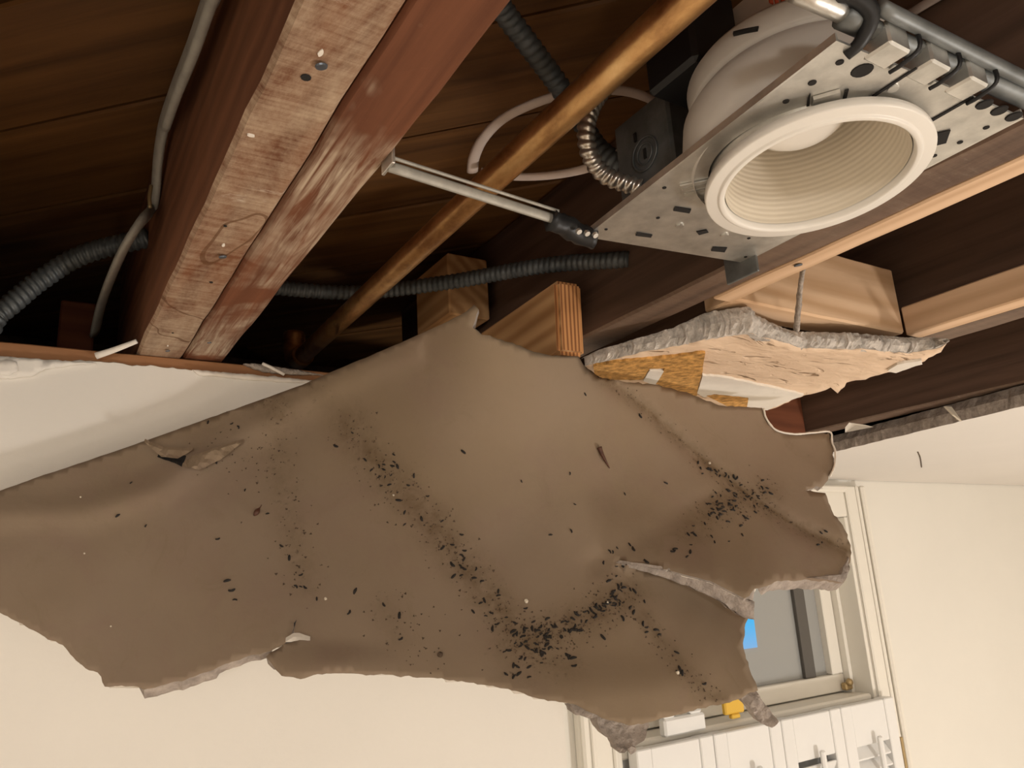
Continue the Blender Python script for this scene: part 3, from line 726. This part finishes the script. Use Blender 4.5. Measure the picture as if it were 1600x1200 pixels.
flake('white_paint_flake', [(1387, 580), (1402, 570), (1440, 563), (1441, 569), (1400, 583)], M['paperwhite'], .2100, 8, .8)
disc('nail_head', at_z(999, 541, .222), (-.2, -.9, -.4), .004, .002, M['nail'], root)
# hanging strip of torn fibre
tag(tube('fibre_strip', [at_y(1278, 358, .33), at_y(1262, 395, .36), at_y(1253, 430, .39), at_y(1248, 475, .415), at_y(1244, 516, .428)], .0048, M['fibre'], segs=8, step=.004, flat=.5, up=(0, 1, 0), rough=.35, rfun=lambda t: .55+.6*t),
    'thin grey strip of torn paper hanging from the light to the slab', 'paper strip')

# ================================================================ FALLEN DRYWALL PANEL
CTRL = [(-205, 842, .768), (-150, 905, .738), (-60, 790, .768), (0, 765, .768), (120, 728, .768), (250, 690, .766), (380, 640, .762), (480, 600, .748), (620, 540, .68), (740, 480, .567), (745, 510, .566), (800, 530, .558), (860, 553, .557), (925, 582, .585), (1060, 600, .61),
        (1195, 640, .61), (1300, 680, .585), (1330, 870, .515), (1290, 905, .505), (1170, 915, .525), (0, 950, .72), (-60, 900, .735), (160, 1070, .69), (420, 1030, .66), (640, 1060, .61), (980, 1130, .515),
        (1180, 1080, .495), (600, 800, .672), (1140, 750, .575), (830, 1000, .57), (830, 700, .62), (300, 850, .72), (200, 790, .74), (1060, 690, .60)]
P_ = np.array([(a/100, b/100) for a, b, c in CTRL]); V_ = np.array([1/c for *_, c in CTRL])
def _U(r2): return np.where(r2 > 0, .5*r2*np.log(np.maximum(r2, 1e-12)), 0)
_n0 = len(P_); _K = _U(((P_[:, None]-P_[None])**2).sum(2))+np.eye(_n0)*4.
_A = np.zeros((_n0+3, _n0+3)); _A[:_n0, :_n0] = _K; _A[:_n0, _n0] = 1; _A[:_n0, _n0+1:] = P_; _A[_n0, :_n0] = 1; _A[_n0+1:, :_n0] = P_.T
_W = np.linalg.solve(_A, np.concatenate([V_, [0, 0, 0]]))
def seg_d(px, py, a, b):
    ax, ay = a; bx_, by = b; dx, dy = bx_-ax, by-ay; t = max(0, min(1, ((px-ax)*dx+(py-ay)*dy)/(dx*dx+dy*dy)))
    return math.hypot(px-ax-t*dx, py-ay-t*dy), t
def poly_d(px, py, L): return min(seg_d(px, py, a, b)[0] for a, b in zip(L, L[1:]))
FOLD = [(-210, 870), (-60, 815), (0, 802), (130, 800), (250, 762), (330, 705), (430, 648), (520, 600), (640, 545)]
MARKB = [(925, 575), (1010, 640), (1090, 712), (1150, 760), (1230, 815), (1340, 868)]
SLIT = [(955, 879), (1040, 893), (1110, 912), (1172, 943)]
def slit_side(px, py):
    if px < 955: return 0
    for a, b in zip(SLIT, SLIT[1:]+[(1300, 990)]):
        if a[0] <= px <= b[0] or b[0] == 1300:
            y = a[1]+(px-a[0])*(b[1]-a[1])/(b[0]-a[0]); return -1 if py < y else 1
    return 1
def panel_y(px, py):
    r2 = ((P_-np.array((px/100, py/100)))**2).sum(1)
    iv = float(_U(r2)@_W[:_n0]+_W[_n0]+_W[_n0+1]*px/100+_W[_n0+2]*py/100)
    y = 1/iv
    y -= .0055*math.exp(-(poly_d(px, py, FOLD)/24)**2) if px < 660 else 0
    y += .006*math.exp(-(poly_d(px, py, MARKB)/11)**2)                      # groove of the joist line
    if px > 955:
        s = slit_side(px, py); d = poly_d(px, py, SLIT); k = min(1, (px-955)/160)
        y += (-.022*k*math.exp(-(d/70)**2)) if s < 0 else (.022*k*math.exp(-(d/60)**2))
    y -= .006*math.exp(-(((px-960)/120)**2+((py-1075)/45)**2))
    y += .0016*noise.noise((px*.012, py*.012, 2))
    # lifted tongue beside the tear at the lower edge
    d = math.hypot((px-520)/110, (py-1040)/40); y -= .008*max(0, 1-d)
    d, t = seg_d(px, py, (930, 880), (1120, 775)); y += .0025*math.exp(-(d/18)**2)
    return y
def panel_pt(px, py): return at_y(px, py, panel_y(px, py))
def panel_n(px, py):
    a, b, c = panel_pt(px, py), panel_pt(px+3, py), panel_pt(px, py+3); n = (b-a).cross(c-a).normalized()
    return n if n.dot(Vector((0, 0, CH))-a) > 0 else -n
OUT = [(-205, 842), (-70, 795), (0, 767), (60, 745), (130, 722), (230, 688), (330, 652), (420, 620), (480, 598), (515, 582), (580, 555), (650, 525), (700, 502), (728, 487), (741, 476), (747, 483), (742, 500), (738, 512),
       (752, 522), (790, 532), (835, 550), (870, 556), (905, 557), (917, 575), (935, 590), (985, 597), (1030, 601), (1085, 618), (1130, 634), (1192, 637), (1197, 655), (1212, 672), (1240, 678), (1296, 675), (1299, 690), (1304, 705), (1303, 728), (1296, 745), (1286, 760), (1270, 762), (1258, 768), (1272, 768), (1288, 771),
       (1302, 800), (1322, 830), (1330, 858), (1322, 905), (1318, 910), (1275, 908), (1258, 905), (1215, 908), (1180, 920), (1171, 932), (1163, 935), (1110, 908), (1040, 890), (956, 878), (1040, 896), (1110, 916), (1150, 936), (1178, 949), (1165, 975), (1161, 1005), (1168, 1035), (1184, 1078),
       (1140, 1098), (1090, 1108), (1045, 1120), (1010, 1130), (985, 1133), (940, 1122), (905, 1103), (880, 1097), (850, 1094), (800, 1078), (740, 1068), (690, 1060), (620, 1056), (560, 1053), (510, 1052), (470, 1060), (440, 1056), (428, 1042), (415, 1025),
       (430, 1016), (455, 998), (456, 985), (462, 968), (459, 985), (465, 999), (420, 1018), (380, 1028), (340, 1042), (290, 1062), (225, 1078), (215, 1072), (165, 1072), (152, 1052), (133, 1045), (110, 1022), (98, 1008), (70, 995), (40, 978), (0, 958), (-70, 935), (-130, 918), (-150, 900), (-185, 890), (-190, 865)]
straight = 9
def build_panel():
    top = OUT[:15]
    i0 = OUT.index((1163, 935)); i1 = OUT.index((1150, 936))
    outline = ragged(top, 9, .6, 1, closed=False)[:-1]+ragged(OUT[14:31], 6, 2.3, 2, closed=False)[:-1]+ragged(OUT[30:i0+1], 5, 3.2, 2, closed=False)[:-1]+ragged(OUT[i0:i1+1], 6, .45, 3, closed=False)[:-1]+ragged(OUT[i1:], 6, 2.3, 2, closed=False)
    cxy = np.array(outline)
    N_ = len(outline)
    inw = {}
    area = sum(outline[i][0]*outline[(i+1) % N_][1]-outline[(i+1) % N_][0]*outline[i][1] for i in range(N_))
    sg = 1 if area > 0 else -1
    def inward(px, py):
        i = int(np.argmin(np.hypot(cxy[:, 0]-px, cxy[:, 1]-py)))
        a = Vector(outline[i-3]); b = Vector(outline[(i+3) % N_]); d = (b-a)
        if d.length < 1e-6: return Vector((0, 0))
        d.normalize(); return Vector((-d.y, d.x))*sg
    def kf(px, py):
        if py < 800 and px < 760: return 0
        if 215 < px < 425 and 1005 < py < 1085: return -4 if px < 340 else 0
        if 950 < px < 1180 and 870 < py < 945: return -13*min(1, (px-950)/120) if slit_side(px, py-1) < 0 else 6
        if 1175 < px < 1325 and 900 < py < 915: return -4
        if px > 1190 and py < 760: return 1
        return 9
    def back(px, py, f, border):
        n = panel_n(px, py)
        if border:
            k = kf(px, py); q = inward(px, py)*k
            if 950 < px < 1172 and 872 < py < 945 and abs(py-np.interp(px, [p[0] for p in SLIT], [p[1] for p in SLIT])) < 8:
                return f-n*.0025
            x, y = px+q.x, py+q.y
            d = panel_pt(px, py)-f
            base = at_y(x, y, panel_y(px, py))
            return base-n*(.010 if k > 0 else .012)
        return f-n*.0115
    STA = [([(545, 665), (600, 740), (660, 800), (705, 855), (770, 940), (815, 1000)], 30, .95), ([(425, 640), (440, 740), (455, 830), (480, 910)], 26, .5), (MARKB, 7, 1.3), (MARKB, 20, .3),
           ([(800, 1010), (870, 990), (980, 930)], 30, 1.0), ([(1005, 960), (1065, 1045), (1130, 1100)], 14, .7), ([(432, 632), (434, 650)], 30, .9), ([(1080, 830), (1130, 785), (1200, 772)], 24, .8),
           ([(600, 950), (620, 1000)], 24, .35), ([(1230, 690), (1320, 760)], 6, .3), ([(320, 640), (330, 720)], 30, .25), ([(340, 700), (410, 720)], 30, .3), ([(810, 1040), (880, 1040)], 30, .6), ([(480, 600), (540, 650)], 18, .4)]
    def stain(px, py):
        v = 0
        for L, s, k in STA: v = max(v, k*math.exp(-(poly_d(px, py, L)/s)**2))
        return v
    ex_ = []
    for L in (MARKB, FOLD):
        for a, b in zip(L, L[1:]):
            a, b = Vector(a), Vector(b); d = b-a; nn = Vector((-d.y, d.x)).normalized(); k = int(d.length/6)
            for j in range(k):
                for o_ in (-6, 0, 6): q = a+d*(j/k)+nn*o_; ex_.append((q.x, q.y))
    rt = empty('drywall_panel', panel_pt(640, 1055), 'large torn drywall panel sagging from the ceiling, brown back dotted with droppings', 'drywall')
    slab_mesh('sheet', outline, panel_pt, back, [M['paper'], M['brownplaster'], M['paperwhite']], rt, grid=9, smooth=True, attr=stain, extra=ex_)
    return rt
PN = build_panel()
# white torn paper rim of the upper right edge
tube('paper_rim', [panel_pt(*p)+Vector((0, -.001, .0005)) for p in ((1192, 639), (1197, 656), (1212, 673), (1240, 679), (1270, 677), (1296, 676), (1299, 692), (1304, 706), (1303, 728), (1296, 745))], .0012, M['paperwhite'], PN, segs=6, step=.003, rough=.4)
# torn core showing along the rip between the two right flaps
def rip():
    vs, fs = [], []; m = 6; xs_ = list(range(957, 1181, 3))
    for i, x in enumerate(xs_):
        ys_ = float(np.interp(x, [p[0] for p in SLIT], [p[1] for p in SLIT])); g = min(1, (x-955)/200)
        y0 = panel_y(x, ys_-6)
        wdt = 3+24*g*(1+.25*noise.noise((x*.06, 0, 1)))*(1 if x < 1150 else 1.1)
        for k in range(m):
            t = k/(m-1); p = at_y(x, ys_-3+wdt*t, y0+.0015+.005*t*g); a = noise.noise(p*140)*.0016*g*(0 < k)
            vs.append(p+Vector((0, -a, a*.5)))
    n = len(xs_)
    for i in range(n-1):
        for k in range(m-1): fs.append((i*m+k, i*m+k+1, (i+1)*m+k+1, (i+1)*m+k))
    b = len(vs); vs += [v+Vector((0, .006, .002)) for v in vs]
    fs += [tuple(q+b for q in f[::-1]) for f in fs]
    for i in range(n-1):
        for k in (0, m-1): fs.append((i*m+k, (i+1)*m+k, b+(i+1)*m+k, b+i*m+k))
    mesh_obj('torn_core', vs, fs, M['brownplaster'], PN, True)
rip()
# crumbs of core clinging to the panel's torn edges
def chunk(name, pts, dy, mat, seed, t=.012, amp=2.0, slope=0):
    pl = ragged(pts, 4, amp, seed)
    def place(x, y):
        yy = panel_y(min(max(x, 0), 1300), y)+dy
        p = at_y(x, y, yy); a = noise.noise(p*90)*.0035+noise.noise(p*260)*.0015
        return p+Vector((0, -a, 0))
    return slab_mesh(name, pl, place, lambda x, y, f, b: f+Vector((.001, t, .003)), [mat]*3, PN, grid=6)
chunk('plaster_chunk', [(885, 1088), (893, 1100), (898, 1116), (915, 1122), (932, 1120), (936, 1138), (948, 1152), (962, 1160), (968, 1178), (978, 1172), (994, 1166), (1006, 1152), (1014, 1132), (1010, 1118), (960, 1110), (920, 1095)], .012, M['brownplaster'], 4)
chunk('plaster_chunk', [(978, 1170), (985, 1166), (994, 1169), (995, 1174), (985, 1179)], .010, M['brownplaster'], 5, .006, .6)
chunk('plaster_chunk', [(1158, 1088), (1180, 1078), (1188, 1092), (1203, 1108), (1215, 1127), (1207, 1137), (1190, 1130), (1175, 1112)], .008, M['brownplaster'], 6, .009, 1.2)
chunk('torn_corner', [(1262, 903), (1290, 905), (1318, 911), (1325, 890), (1328, 870), (1318, 885), (1312, 898)], -.002, M['brownplaster'], 8, .008, .8)
chunk('white_tear', [(446, 1003), (458, 995), (468, 995), (484, 1001), (468, 1000), (455, 1003)], -.004, M['paperwhite'], 9, .003, .5)
chunk('white_tear', [(1252, 770), (1258, 764), (1270, 761), (1286, 764), (1270, 766), (1260, 769)], .012, M['paperwhite'], 12, .003, .3)
chunk('lifted_flap', [(225, 690), (250, 702), (300, 704), (278, 716), (252, 714)], -.006, M['paper'], 13, .002, .5)
chunk('puncture', [(246, 714), (262, 712), (290, 716), (284, 729), (272, 724)], -.0025, M['hole'], 14, .002, .8)
chunk('lifted_flap', [(284, 728), (300, 716), (345, 700), (380, 690), (345, 718), (310, 735)], -.008, M['paper'], 15, .002, .5)

# droppings ---------------------------------------------------------
def pellet_mesh(bend, seed):
    vs, fs = [], []; n, m = 7, 6; rnd = random.Random(seed)
    for i in range(n):
        t = i/(n-1); r = .26*math.sin(math.pi*(.08+.84*t))**.6*(1+.15*rnd.uniform(-1, 1))
        for k in range(m):
            a = 2*math.pi*k/m; vs.append((t-.5, r*math.cos(a)+bend*math.sin(math.pi*t), r*math.sin(a)+.1))
    for i in range(n-1):
        for k in range(m): fs.append((i*m+k, i*m+(k+1) % m, (i+1)*m+(k+1) % m, (i+1)*m+k))
    fs += [tuple(range(m))[::-1], tuple((n-1)*m+k for k in range(m))]
    me = bpy.data.meshes.new('pellet'); me.from_pydata(vs, [], fs); me.materials.append(M['dropping'])
    me.polygons.foreach_set('use_smooth', [True]*len(me.polygons)); return me
PELL = [pellet_mesh(b, i) for i, b in enumerate((0, .12, -.18, .06))]
rnd = random.Random(21)
def dropping(px, py, label, L=None, ang=None):
    if not inside((px, py), OUT) or not inside((px+6, py+6), OUT): return
    o = bpy.data.objects.new('dropping', rnd.choice(PELL)); COL.objects.link(o)
    n = panel_n(px, py); a = rnd.uniform(0, math.pi) if ang is None else ang
    ex = (panel_pt(px+4, py)-panel_pt(px, py)); ex = (ex-n*ex.dot(n)).normalized(); ey = n.cross(ex)
    x = ex*math.cos(a)+ey*math.sin(a); y = n.cross(x); L = (L or rnd.choice((rnd.uniform(.0028, .0044), rnd.uniform(.0038, .0062))))
    m = Matrix((x, y, n)).transposed().to_4x4()
    o.matrix_world = Matrix.Translation(panel_pt(px, py)+n*.0003) @ m @ Matrix.Diagonal((L, L*.85, L*.7, 1))
    return tag(o, label, 'dropping', 'mouse droppings on the drywall')
def scatter(line, sig, n, label, bias=1):
    seg = [(a, b, math.dist(a, b)) for a, b in zip(line, line[1:])]; tot = sum(s[2] for s in seg)
    for _ in range(n):
        s = rnd.uniform(0, tot)
        for a, b, l in seg:
            if s <= l: break
            s -= l
        t = s/l; dropping(a[0]+(b[0]-a[0])*t+rnd.gauss(0, sig), a[1]+(b[1]-a[1])*t+rnd.gauss(0, sig), label)
l1 = 'dark dropping in the dense V-shaped cluster near the panel bottom'
scatter([(800, 985), (835, 1008), (880, 990)], 15, 48, l1); scatter([(880, 990), (930, 950), (985, 927)], 10, 52, l1); scatter([(800, 1045), (850, 1015)], 12, 14, l1); scatter([(885, 1025), (890, 1045)], 6, 5, l1)
l2 = 'dark dropping in the thick clump on the right flap'
scatter([(1110, 800), (1150, 780), (1195, 776)], 9, 46, l2); scatter([(1090, 730), (1150, 752)], 4, 18, l2)
l3 = 'dark dropping scattered loosely below the clump on the right flap'
scatter([(950, 875), (1060, 850), (1120, 800)], 16, 24, l3); scatter([(1110, 830), (1200, 800)], 14, 10, l3)
l4 = 'dark dropping along the diagonal stain down the middle of the panel'
scatter([(560, 690), (640, 780), (710, 850)], 16, 26, l4); scatter([(710, 860), (790, 975)], 14, 18, l4)
l5 = 'dark dropping on the bare left half of the panel'
for p in ((335, 717), (338, 722), (362, 662), (372, 668), (325, 660), (440, 853), (452, 872), (470, 898), (462, 917), (470, 917), (477, 918), (355, 908), (362, 922), (367, 938), (228, 822), (205, 755), (184, 806), (383, 766), (418, 803), (340, 842), (555, 924), (545, 957), (495, 936), (626, 998), (624, 962), (600, 945)): dropping(*p, l5)
l6 = 'single dark dropping on the plain middle of the panel'
for p in ((525, 697), (616, 722), (724, 706), (815, 752), (914, 616), (860, 836), (892, 830), (898, 788), (976, 772), (942, 996), (770, 983), (1040, 755), (1118, 770), (952, 862), (890, 740), (1000, 650)): dropping(*p, l6)
l7 = 'dark dropping on the lower right flap below the tear'
for p in ((1005, 975), (1010, 988), (1025, 985), (1030, 992), (1057, 1020), (1062, 1045), (1066, 1052), (1060, 1050), (1100, 1068), (1130, 1098), (1010, 980), (985, 950), (990, 957)): dropping(*p, l7)
for p in ((1283, 832), (1284, 848), (1290, 830), (1278, 852)): dropping(*p, 'dark dropping near the far right corner of the panel')
# small dust and specks
def specks():
    vs, fs = [], []; r2 = random.Random(4)
    lines = [([(545, 665), (600, 740), (660, 800), (705, 855), (770, 940), (815, 1000)], 20, 260), ([(800, 1000), (870, 990), (980, 930)], 20, 320), ([(430, 640), (440, 740), (455, 830), (480, 910)], 22, 90), (MARKB[:-1], 7, 140), ([(1100, 800), (1200, 772)], 16, 150), ([(1005, 960), (1065, 1045), (1120, 1090)], 10, 70), ([(330, 690), (420, 730)], 25, 50), ([(600, 940), (690, 1040)], 25, 60)]
    for L, s, n in lines:
        for _ in range(n):
            i = r2.randrange(len(L)-1); t = r2.random(); px = L[i][0]+(L[i+1][0]-L[i][0])*t+r2.gauss(0, s); py = L[i][1]+(L[i+1][1]-L[i][1])*t+r2.gauss(0, s)
            if not inside((px, py+4), OUT): continue
            p = panel_pt(px, py); nn = panel_n(px, py); ex = nn.orthogonal().normalized(); ey = nn.cross(ex); r = r2.uniform(.0004, .0011); b = len(vs)
            a0 = r2.uniform(0, 6)
            vs += [p+nn*.0001+(ex*math.cos(a0+k*2.1)+ey*math.sin(a0+k*2.1))*r*r2.uniform(.6, 1.8) for k in range(3)]+[p+nn*r*.8]
            fs += [(b, b+1, b+3), (b+1, b+2, b+3), (b+2, b, b+3)]
    o = mesh_obj('dirt_specks', vs, fs, M['dust']); tag(o, 'fine dark dirt sprinkled along the stains of the panel', 'dirt', kind='stuff')
specks()
def husk(px, py, L, ang, name, label, mat, tail=0):
    n = panel_n(px, py); ex = (panel_pt(px+4, py)-panel_pt(px, py)).normalized(); ey = (n.cross(ex)).normalized(); d = ex*math.cos(ang)-ey*math.sin(ang)*1
    p = panel_pt(px, py)+n*.0018
    pts = [p-d*L/2, p, p+d*L/2+n*.001]
    if tail: pts.append(p+d*(L/2+tail)+ex*.003)
    return tag(tube(name, pts, .0026, mat, segs=8, step=.0012, rfun=lambda t: max(.12, math.sin(math.pi*min(1, .08+t*1.2))) if not tail else max(.2, 1-.85*t)), label, 'debris')
husk(938, 708, .012, math.radians(72), 'dried_husk', 'dark husk with a thin tail on the middle of the panel', M['bug'], .010)
husk(403, 799, .012, math.radians(-60), 'dried_husk', 'reddish brown husk on the left part of the panel', M['bug'])
def crumb(px, py, r, label, mat=None):
    n = panel_n(px, py); bm = bmesh.new(); bmesh.ops.create_icosphere(bm, subdivisions=2, radius=r*.7)
    c = panel_pt(px, py)+n*r*.5
    for v in bm.verts: v.co = c+v.co*(1+.35*noise.noise(v.co*900+Vector((px, py, 0))))
    tag(bm_to('plaster_crumb', bm, mat or M['crumb']), label, 'crumb', 'crumbs on the panel')
crumb(822, 940, .0026, 'pale crumb just above the V-shaped dropping cluster'); crumb(1108, 724, .002, 'pale crumb at the top of the right dropping trail'); crumb(509, 936, .0018, 'pale crumb among droppings on the left half')
crumb(688, 1024, .0034, 'brown round crumb close to the lower edge of the panel', M['dust']); crumb(949, 942, .0016, 'white splinter crumb in the V-shaped cluster'); crumb(1058, 1052, .0022, 'pale crumb beside droppings on the lower right flap')
crumb(126, 777, .001, 'white fleck near the upper left fold'); crumb(132, 865, .001, 'white fleck on the far left of the panel'); crumb(173, 979, .001, 'white fleck near the left lower edge')
crumb(615, 774, .0014, 'pale crumb in the diagonal stain')

# plaster remains along the left wall top ---------------------------
def wall_chunk(pts, y, mat, label, seed, t=.01):
    pl = ragged(pts, 4, 1.2, seed)
    def place(a, b):
        p = at_y(a, b, y); return p+Vector((0, -.003*abs(noise.noise(p*110))-.001, 0))
    return slab_mesh('plaster_remnant', pl, place, lambda a, b, f, bd: f+Vector((0, t, 0)), [mat]*3, wl, grid=7, smooth=True)
wall_chunk([(-30, 556), (0, 557), (40, 560), (90, 564), (150, 568), (110, 571), (70, 577), (50, 588), (20, 592), (-30, 592)], YL-.002, M['upperpaint'], '', 3, .003)
wall_chunk([(-8, 568), (10, 562), (26, 566), (28, 580), (14, 588), (-4, 586)], YL-.0035, M['upperpaint'], '', 4, .002)
wall_chunk([(300, 578), (390, 586), (440, 590), (500, 597), (470, 599), (380, 593), (310, 586)], YL-.0012, M['paperwhite'], '', 5, .002)
wall_chunk([(380, 569), (410, 570), (440, 575), (480, 581), (505, 586), (450, 585), (410, 581)], YL-.001, M['fibre'], '', 6, .004)
tag(tube('splinter', [at_y(150, 556, YL-.003), at_y(180, 546, YL-.01), at_y(214, 533, YL-.02)], .0028, M['paperwhite'], segs=6, step=.005, rfun=lambda t: 1.25-.4*t), 'white sliver of plaster poking up over the top plate', 'splinter')
tag(tube('splinter', [at_y(410, 568, YL-.004), at_y(425, 575, YL-.006), at_y(444, 585, YL-.004)], .0018, M['paperwhite'], segs=6, step=.003), 'pale curled shred on the wall edge near the panel', 'splinter')

# ================================================================ WINDOW
win = empty('window_1', ((WX0+WX1)/2, YW, CH-.3)); tag(win, 'white framed window with louvered shutters below', kind='structure')
def casing(x0, x1, z0, z1, vert, outer):
    yf = YW-.018
    c_ = box('casing', x0, x1, yf, YW-.0005, z0, z1, M['white'], win, bev=.003)
    if vert:
        s = 1 if outer > 0 else -1; e = x1 if s > 0 else x0
        box('casing_bead', min(e-s*.016, e), max(e-s*.016, e), yf-.010, yf+.001, z0, z1+.0, M['white'], c_, bev=.004)
        e2 = x0 if s > 0 else x1
        box('casing_bead', min(e2, e2+s*.010), max(e2, e2+s*.010), yf-.005, yf+.001, z0, z1, M['white'], c_, bev=.003)
        mx_ = (x0+x1)/2+s*.012; box('casing_bead', mx_-.005, mx_+.005, yf-.004, yf+.001, z0, z1, M['white'], c_, bev=.003)
    else:
        box('casing_bead', x0, x1, yf-.010, yf+.001, z1-.016, z1, M['white'], c_, bev=.004)
casing(WX1+.001, 1.765, CH-1.05, CH+.1905, True, 1); casing(.846, WX0-.001, CH-1.05, CH+.1905, True, -1); casing(WX0, WX1, CH+.1155, CH+.190, False, 1)
# jambs, stepped stops
for x0, x1, y0, y1 in ((WX1-.012, WX1-.0005, YW-.016, YW+.115), (WX1-.024, WX1-.0125, YW+.03, YW+.115), (WX0+.0005, WX0+.012, YW-.016, YW+.115), (WX0+.0125, WX0+.024, YW+.03, YW+.115)):
    box('jamb', x0, x1, y0, y1, CH-.99, CH+.1145, M['white'], win, bev=.001)
box('head_jamb', WX0+.0125, WX1-.0125, YW, YW+.115, CH+.1025, CH+.1145, M['white'], win, bev=.001)
sash = box('sash_rail', WX0+.026, WX1-.026, YW+.045, YW+.085, CH-.281, CH-.243, M['white'], win, bev=.002)
box('sash_rail', WX0+.026, WX1-.026, YW+.045, YW+.085, CH+.06, CH+.102, M['white'], win, bev=.002)
box('sash_stile', WX1-.064, WX1-.026, YW+.045, YW+.085, CH-.2425, CH+.0595, M['white'], win, bev=.002)
box('sash_stile', WX0+.026, WX0+.064, YW+.045, YW+.085, CH-.2425, CH+.0595, M['white'], win, bev=.002)
box('pane', WX0+.0645, WX1-.0645, YW+.062, YW+.066, CH-.2425, CH+.0595, M['glass'], win, bev=0)
box('gap_spacer', WX1-.150, WX1-.114, YW+.052, YW+.0615, CH-.2425, CH+.0595, M['gapspacer'], win, bev=.001)  # dark bar put in front of the pane for the gap/spacer
box('lower_panel', WX0+.0125, WX1-.0125, YW+.03, YW+.05, CH-.99, CH-.313, M['shutter'], win, bev=0)
box('window_sill', WX0+.013, WX1-.013, YW-.012, YW+.118, CH-.312, CH-.284, M['white'], win, bev=.004)
lk = box('sash_latch', WX1-.045, WX1-.020, YW+.028, YW+.044, CH-.290+.012, CH-.262, M['brass'], win, bev=.003)
lathe('latch_knob', [(0, 0), (.007, .001), (.009, .006), (.006, .011), (0, .012)], (WX1-.036, YW+.03, CH-.262), M['brass'], win, axis=(0, -1, .3), segs=20)
disc('sash_screw', at_y(1267, 908, YW+.044), (0, -1, 0), .006, .003, M['brass'], win)
g0 = at_y(1166, 935, YW+.0575); g1 = at_y(1184, 1010, YW+.0575)  # screen reflection, painted as an emissive plate lying on the pane
tag(box('pane_reflection', g0.x-.05, g1.x, YW+.0575, YW+.0615, g1.z-.002, g0.z+.03, M['bluerefl'], bev=.0008), 'bright blue screen reflection painted as a glowing patch on the window pane beside the panel edge', 'painted reflection')
# objects on the sill
wb = at_y(1070, 1128, YW-.02)
bxr = empty('white_box', wb, 'small white box with scalloped top on the window sill', 'box')
box('body', wb.x-.055, wb.x+.05, YW-.026, YW-.006, wb.z-.020, wb.z+.012, M['shutter'], bxr, bev=.004)
for k in (-1, 1): box('top_tab', wb.x-.004+k*.034-.018, wb.x-.004+k*.034+.014, YW-.026, YW-.008, wb.z+.0122, wb.z+.021, M['shutter'], bxr, bev=.005)
yb_ = at_y(1146, 1102, YW-.015)
yr = empty('yellow_clip', yb_, 'yellow plastic clip on the sill under the panel', 'clip')
box('body', yb_.x-.028, yb_.x+.026, YW-.02, YW-.008, yb_.z-.015, yb_.z+.02, M['yellow'], yr, bev=.003)
box('hook', yb_.x-.012, yb_.x+.012, YW-.02, YW-.009, yb_.z-.024, yb_.z-.0153, M['yellow'], yr, bev=.002)
# shutters
SX = [.945, 1.135, 1.325, 1.515, 1.705]; ZT = CH-.292; ZBt = CH-.86
names = ['leftmost', 'second from left', 'third from left', 'rightmost']
for i in range(4):
    x0, x1 = SX[i]+.001, SX[i+1]-.001; y0, y1 = YW-.046, YW-.020
    r_ = empty('shutter', ((x0+x1)/2, y0, ZBt), f'white louvered window shutter, {names[i]} of the four under the sash', 'shutter', 'window shutters')
    sw = .034
    box('stile', x0, x0+sw, y0, y1, ZBt, ZT, M['shutter'], r_, bev=.002); box('stile', x1-sw, x1, y0, y1, ZBt, ZT, M['shutter'], r_, bev=.002)
    box('rail', x0+sw+.0003, x1-sw-.0003, y0+.002, y1-.002, ZT-.085, ZT-.001, M['shutter'], r_, bev=.002); box('rail', x0+sw+.0003, x1-sw-.0003, y0+.002, y1-.002, ZBt+.001, ZBt+.08, M['shutter'], r_, bev=.002)
    op = i == 2; stp = .045 if op else .0235; tilt = math.radians(12 if op else 52)
    z = ZT-.085-(.030 if op else .016); k = 0
    while z > ZBt+.095:
        box('louver', x0+sw+.001, x1-sw-.001, (y0+y1)/2-(.021 if op else .0145), (y0+y1)/2+(.021 if op else .0145), z-.003, z+.003, M['shutter'], r_, bev=.002, rot=Matrix.Rotation(tilt if not op else math.radians(-60), 3, 'X')); z -= stp; k += 1
    xm = (x0+x1)/2+(.0 if op else .003)
    box('tilt_rod', xm-.0065, xm+.0065, y0-.018, y0-.008, ZBt+.1, ZT-.068, M['shutter'], r_, bev=.003)
    if i == 3:
        box('hinge', x1-.001, x1+.006, y0-.003, y1-.004, ZT-.15, ZT-.085, M['brass'], r_, bev=.001)
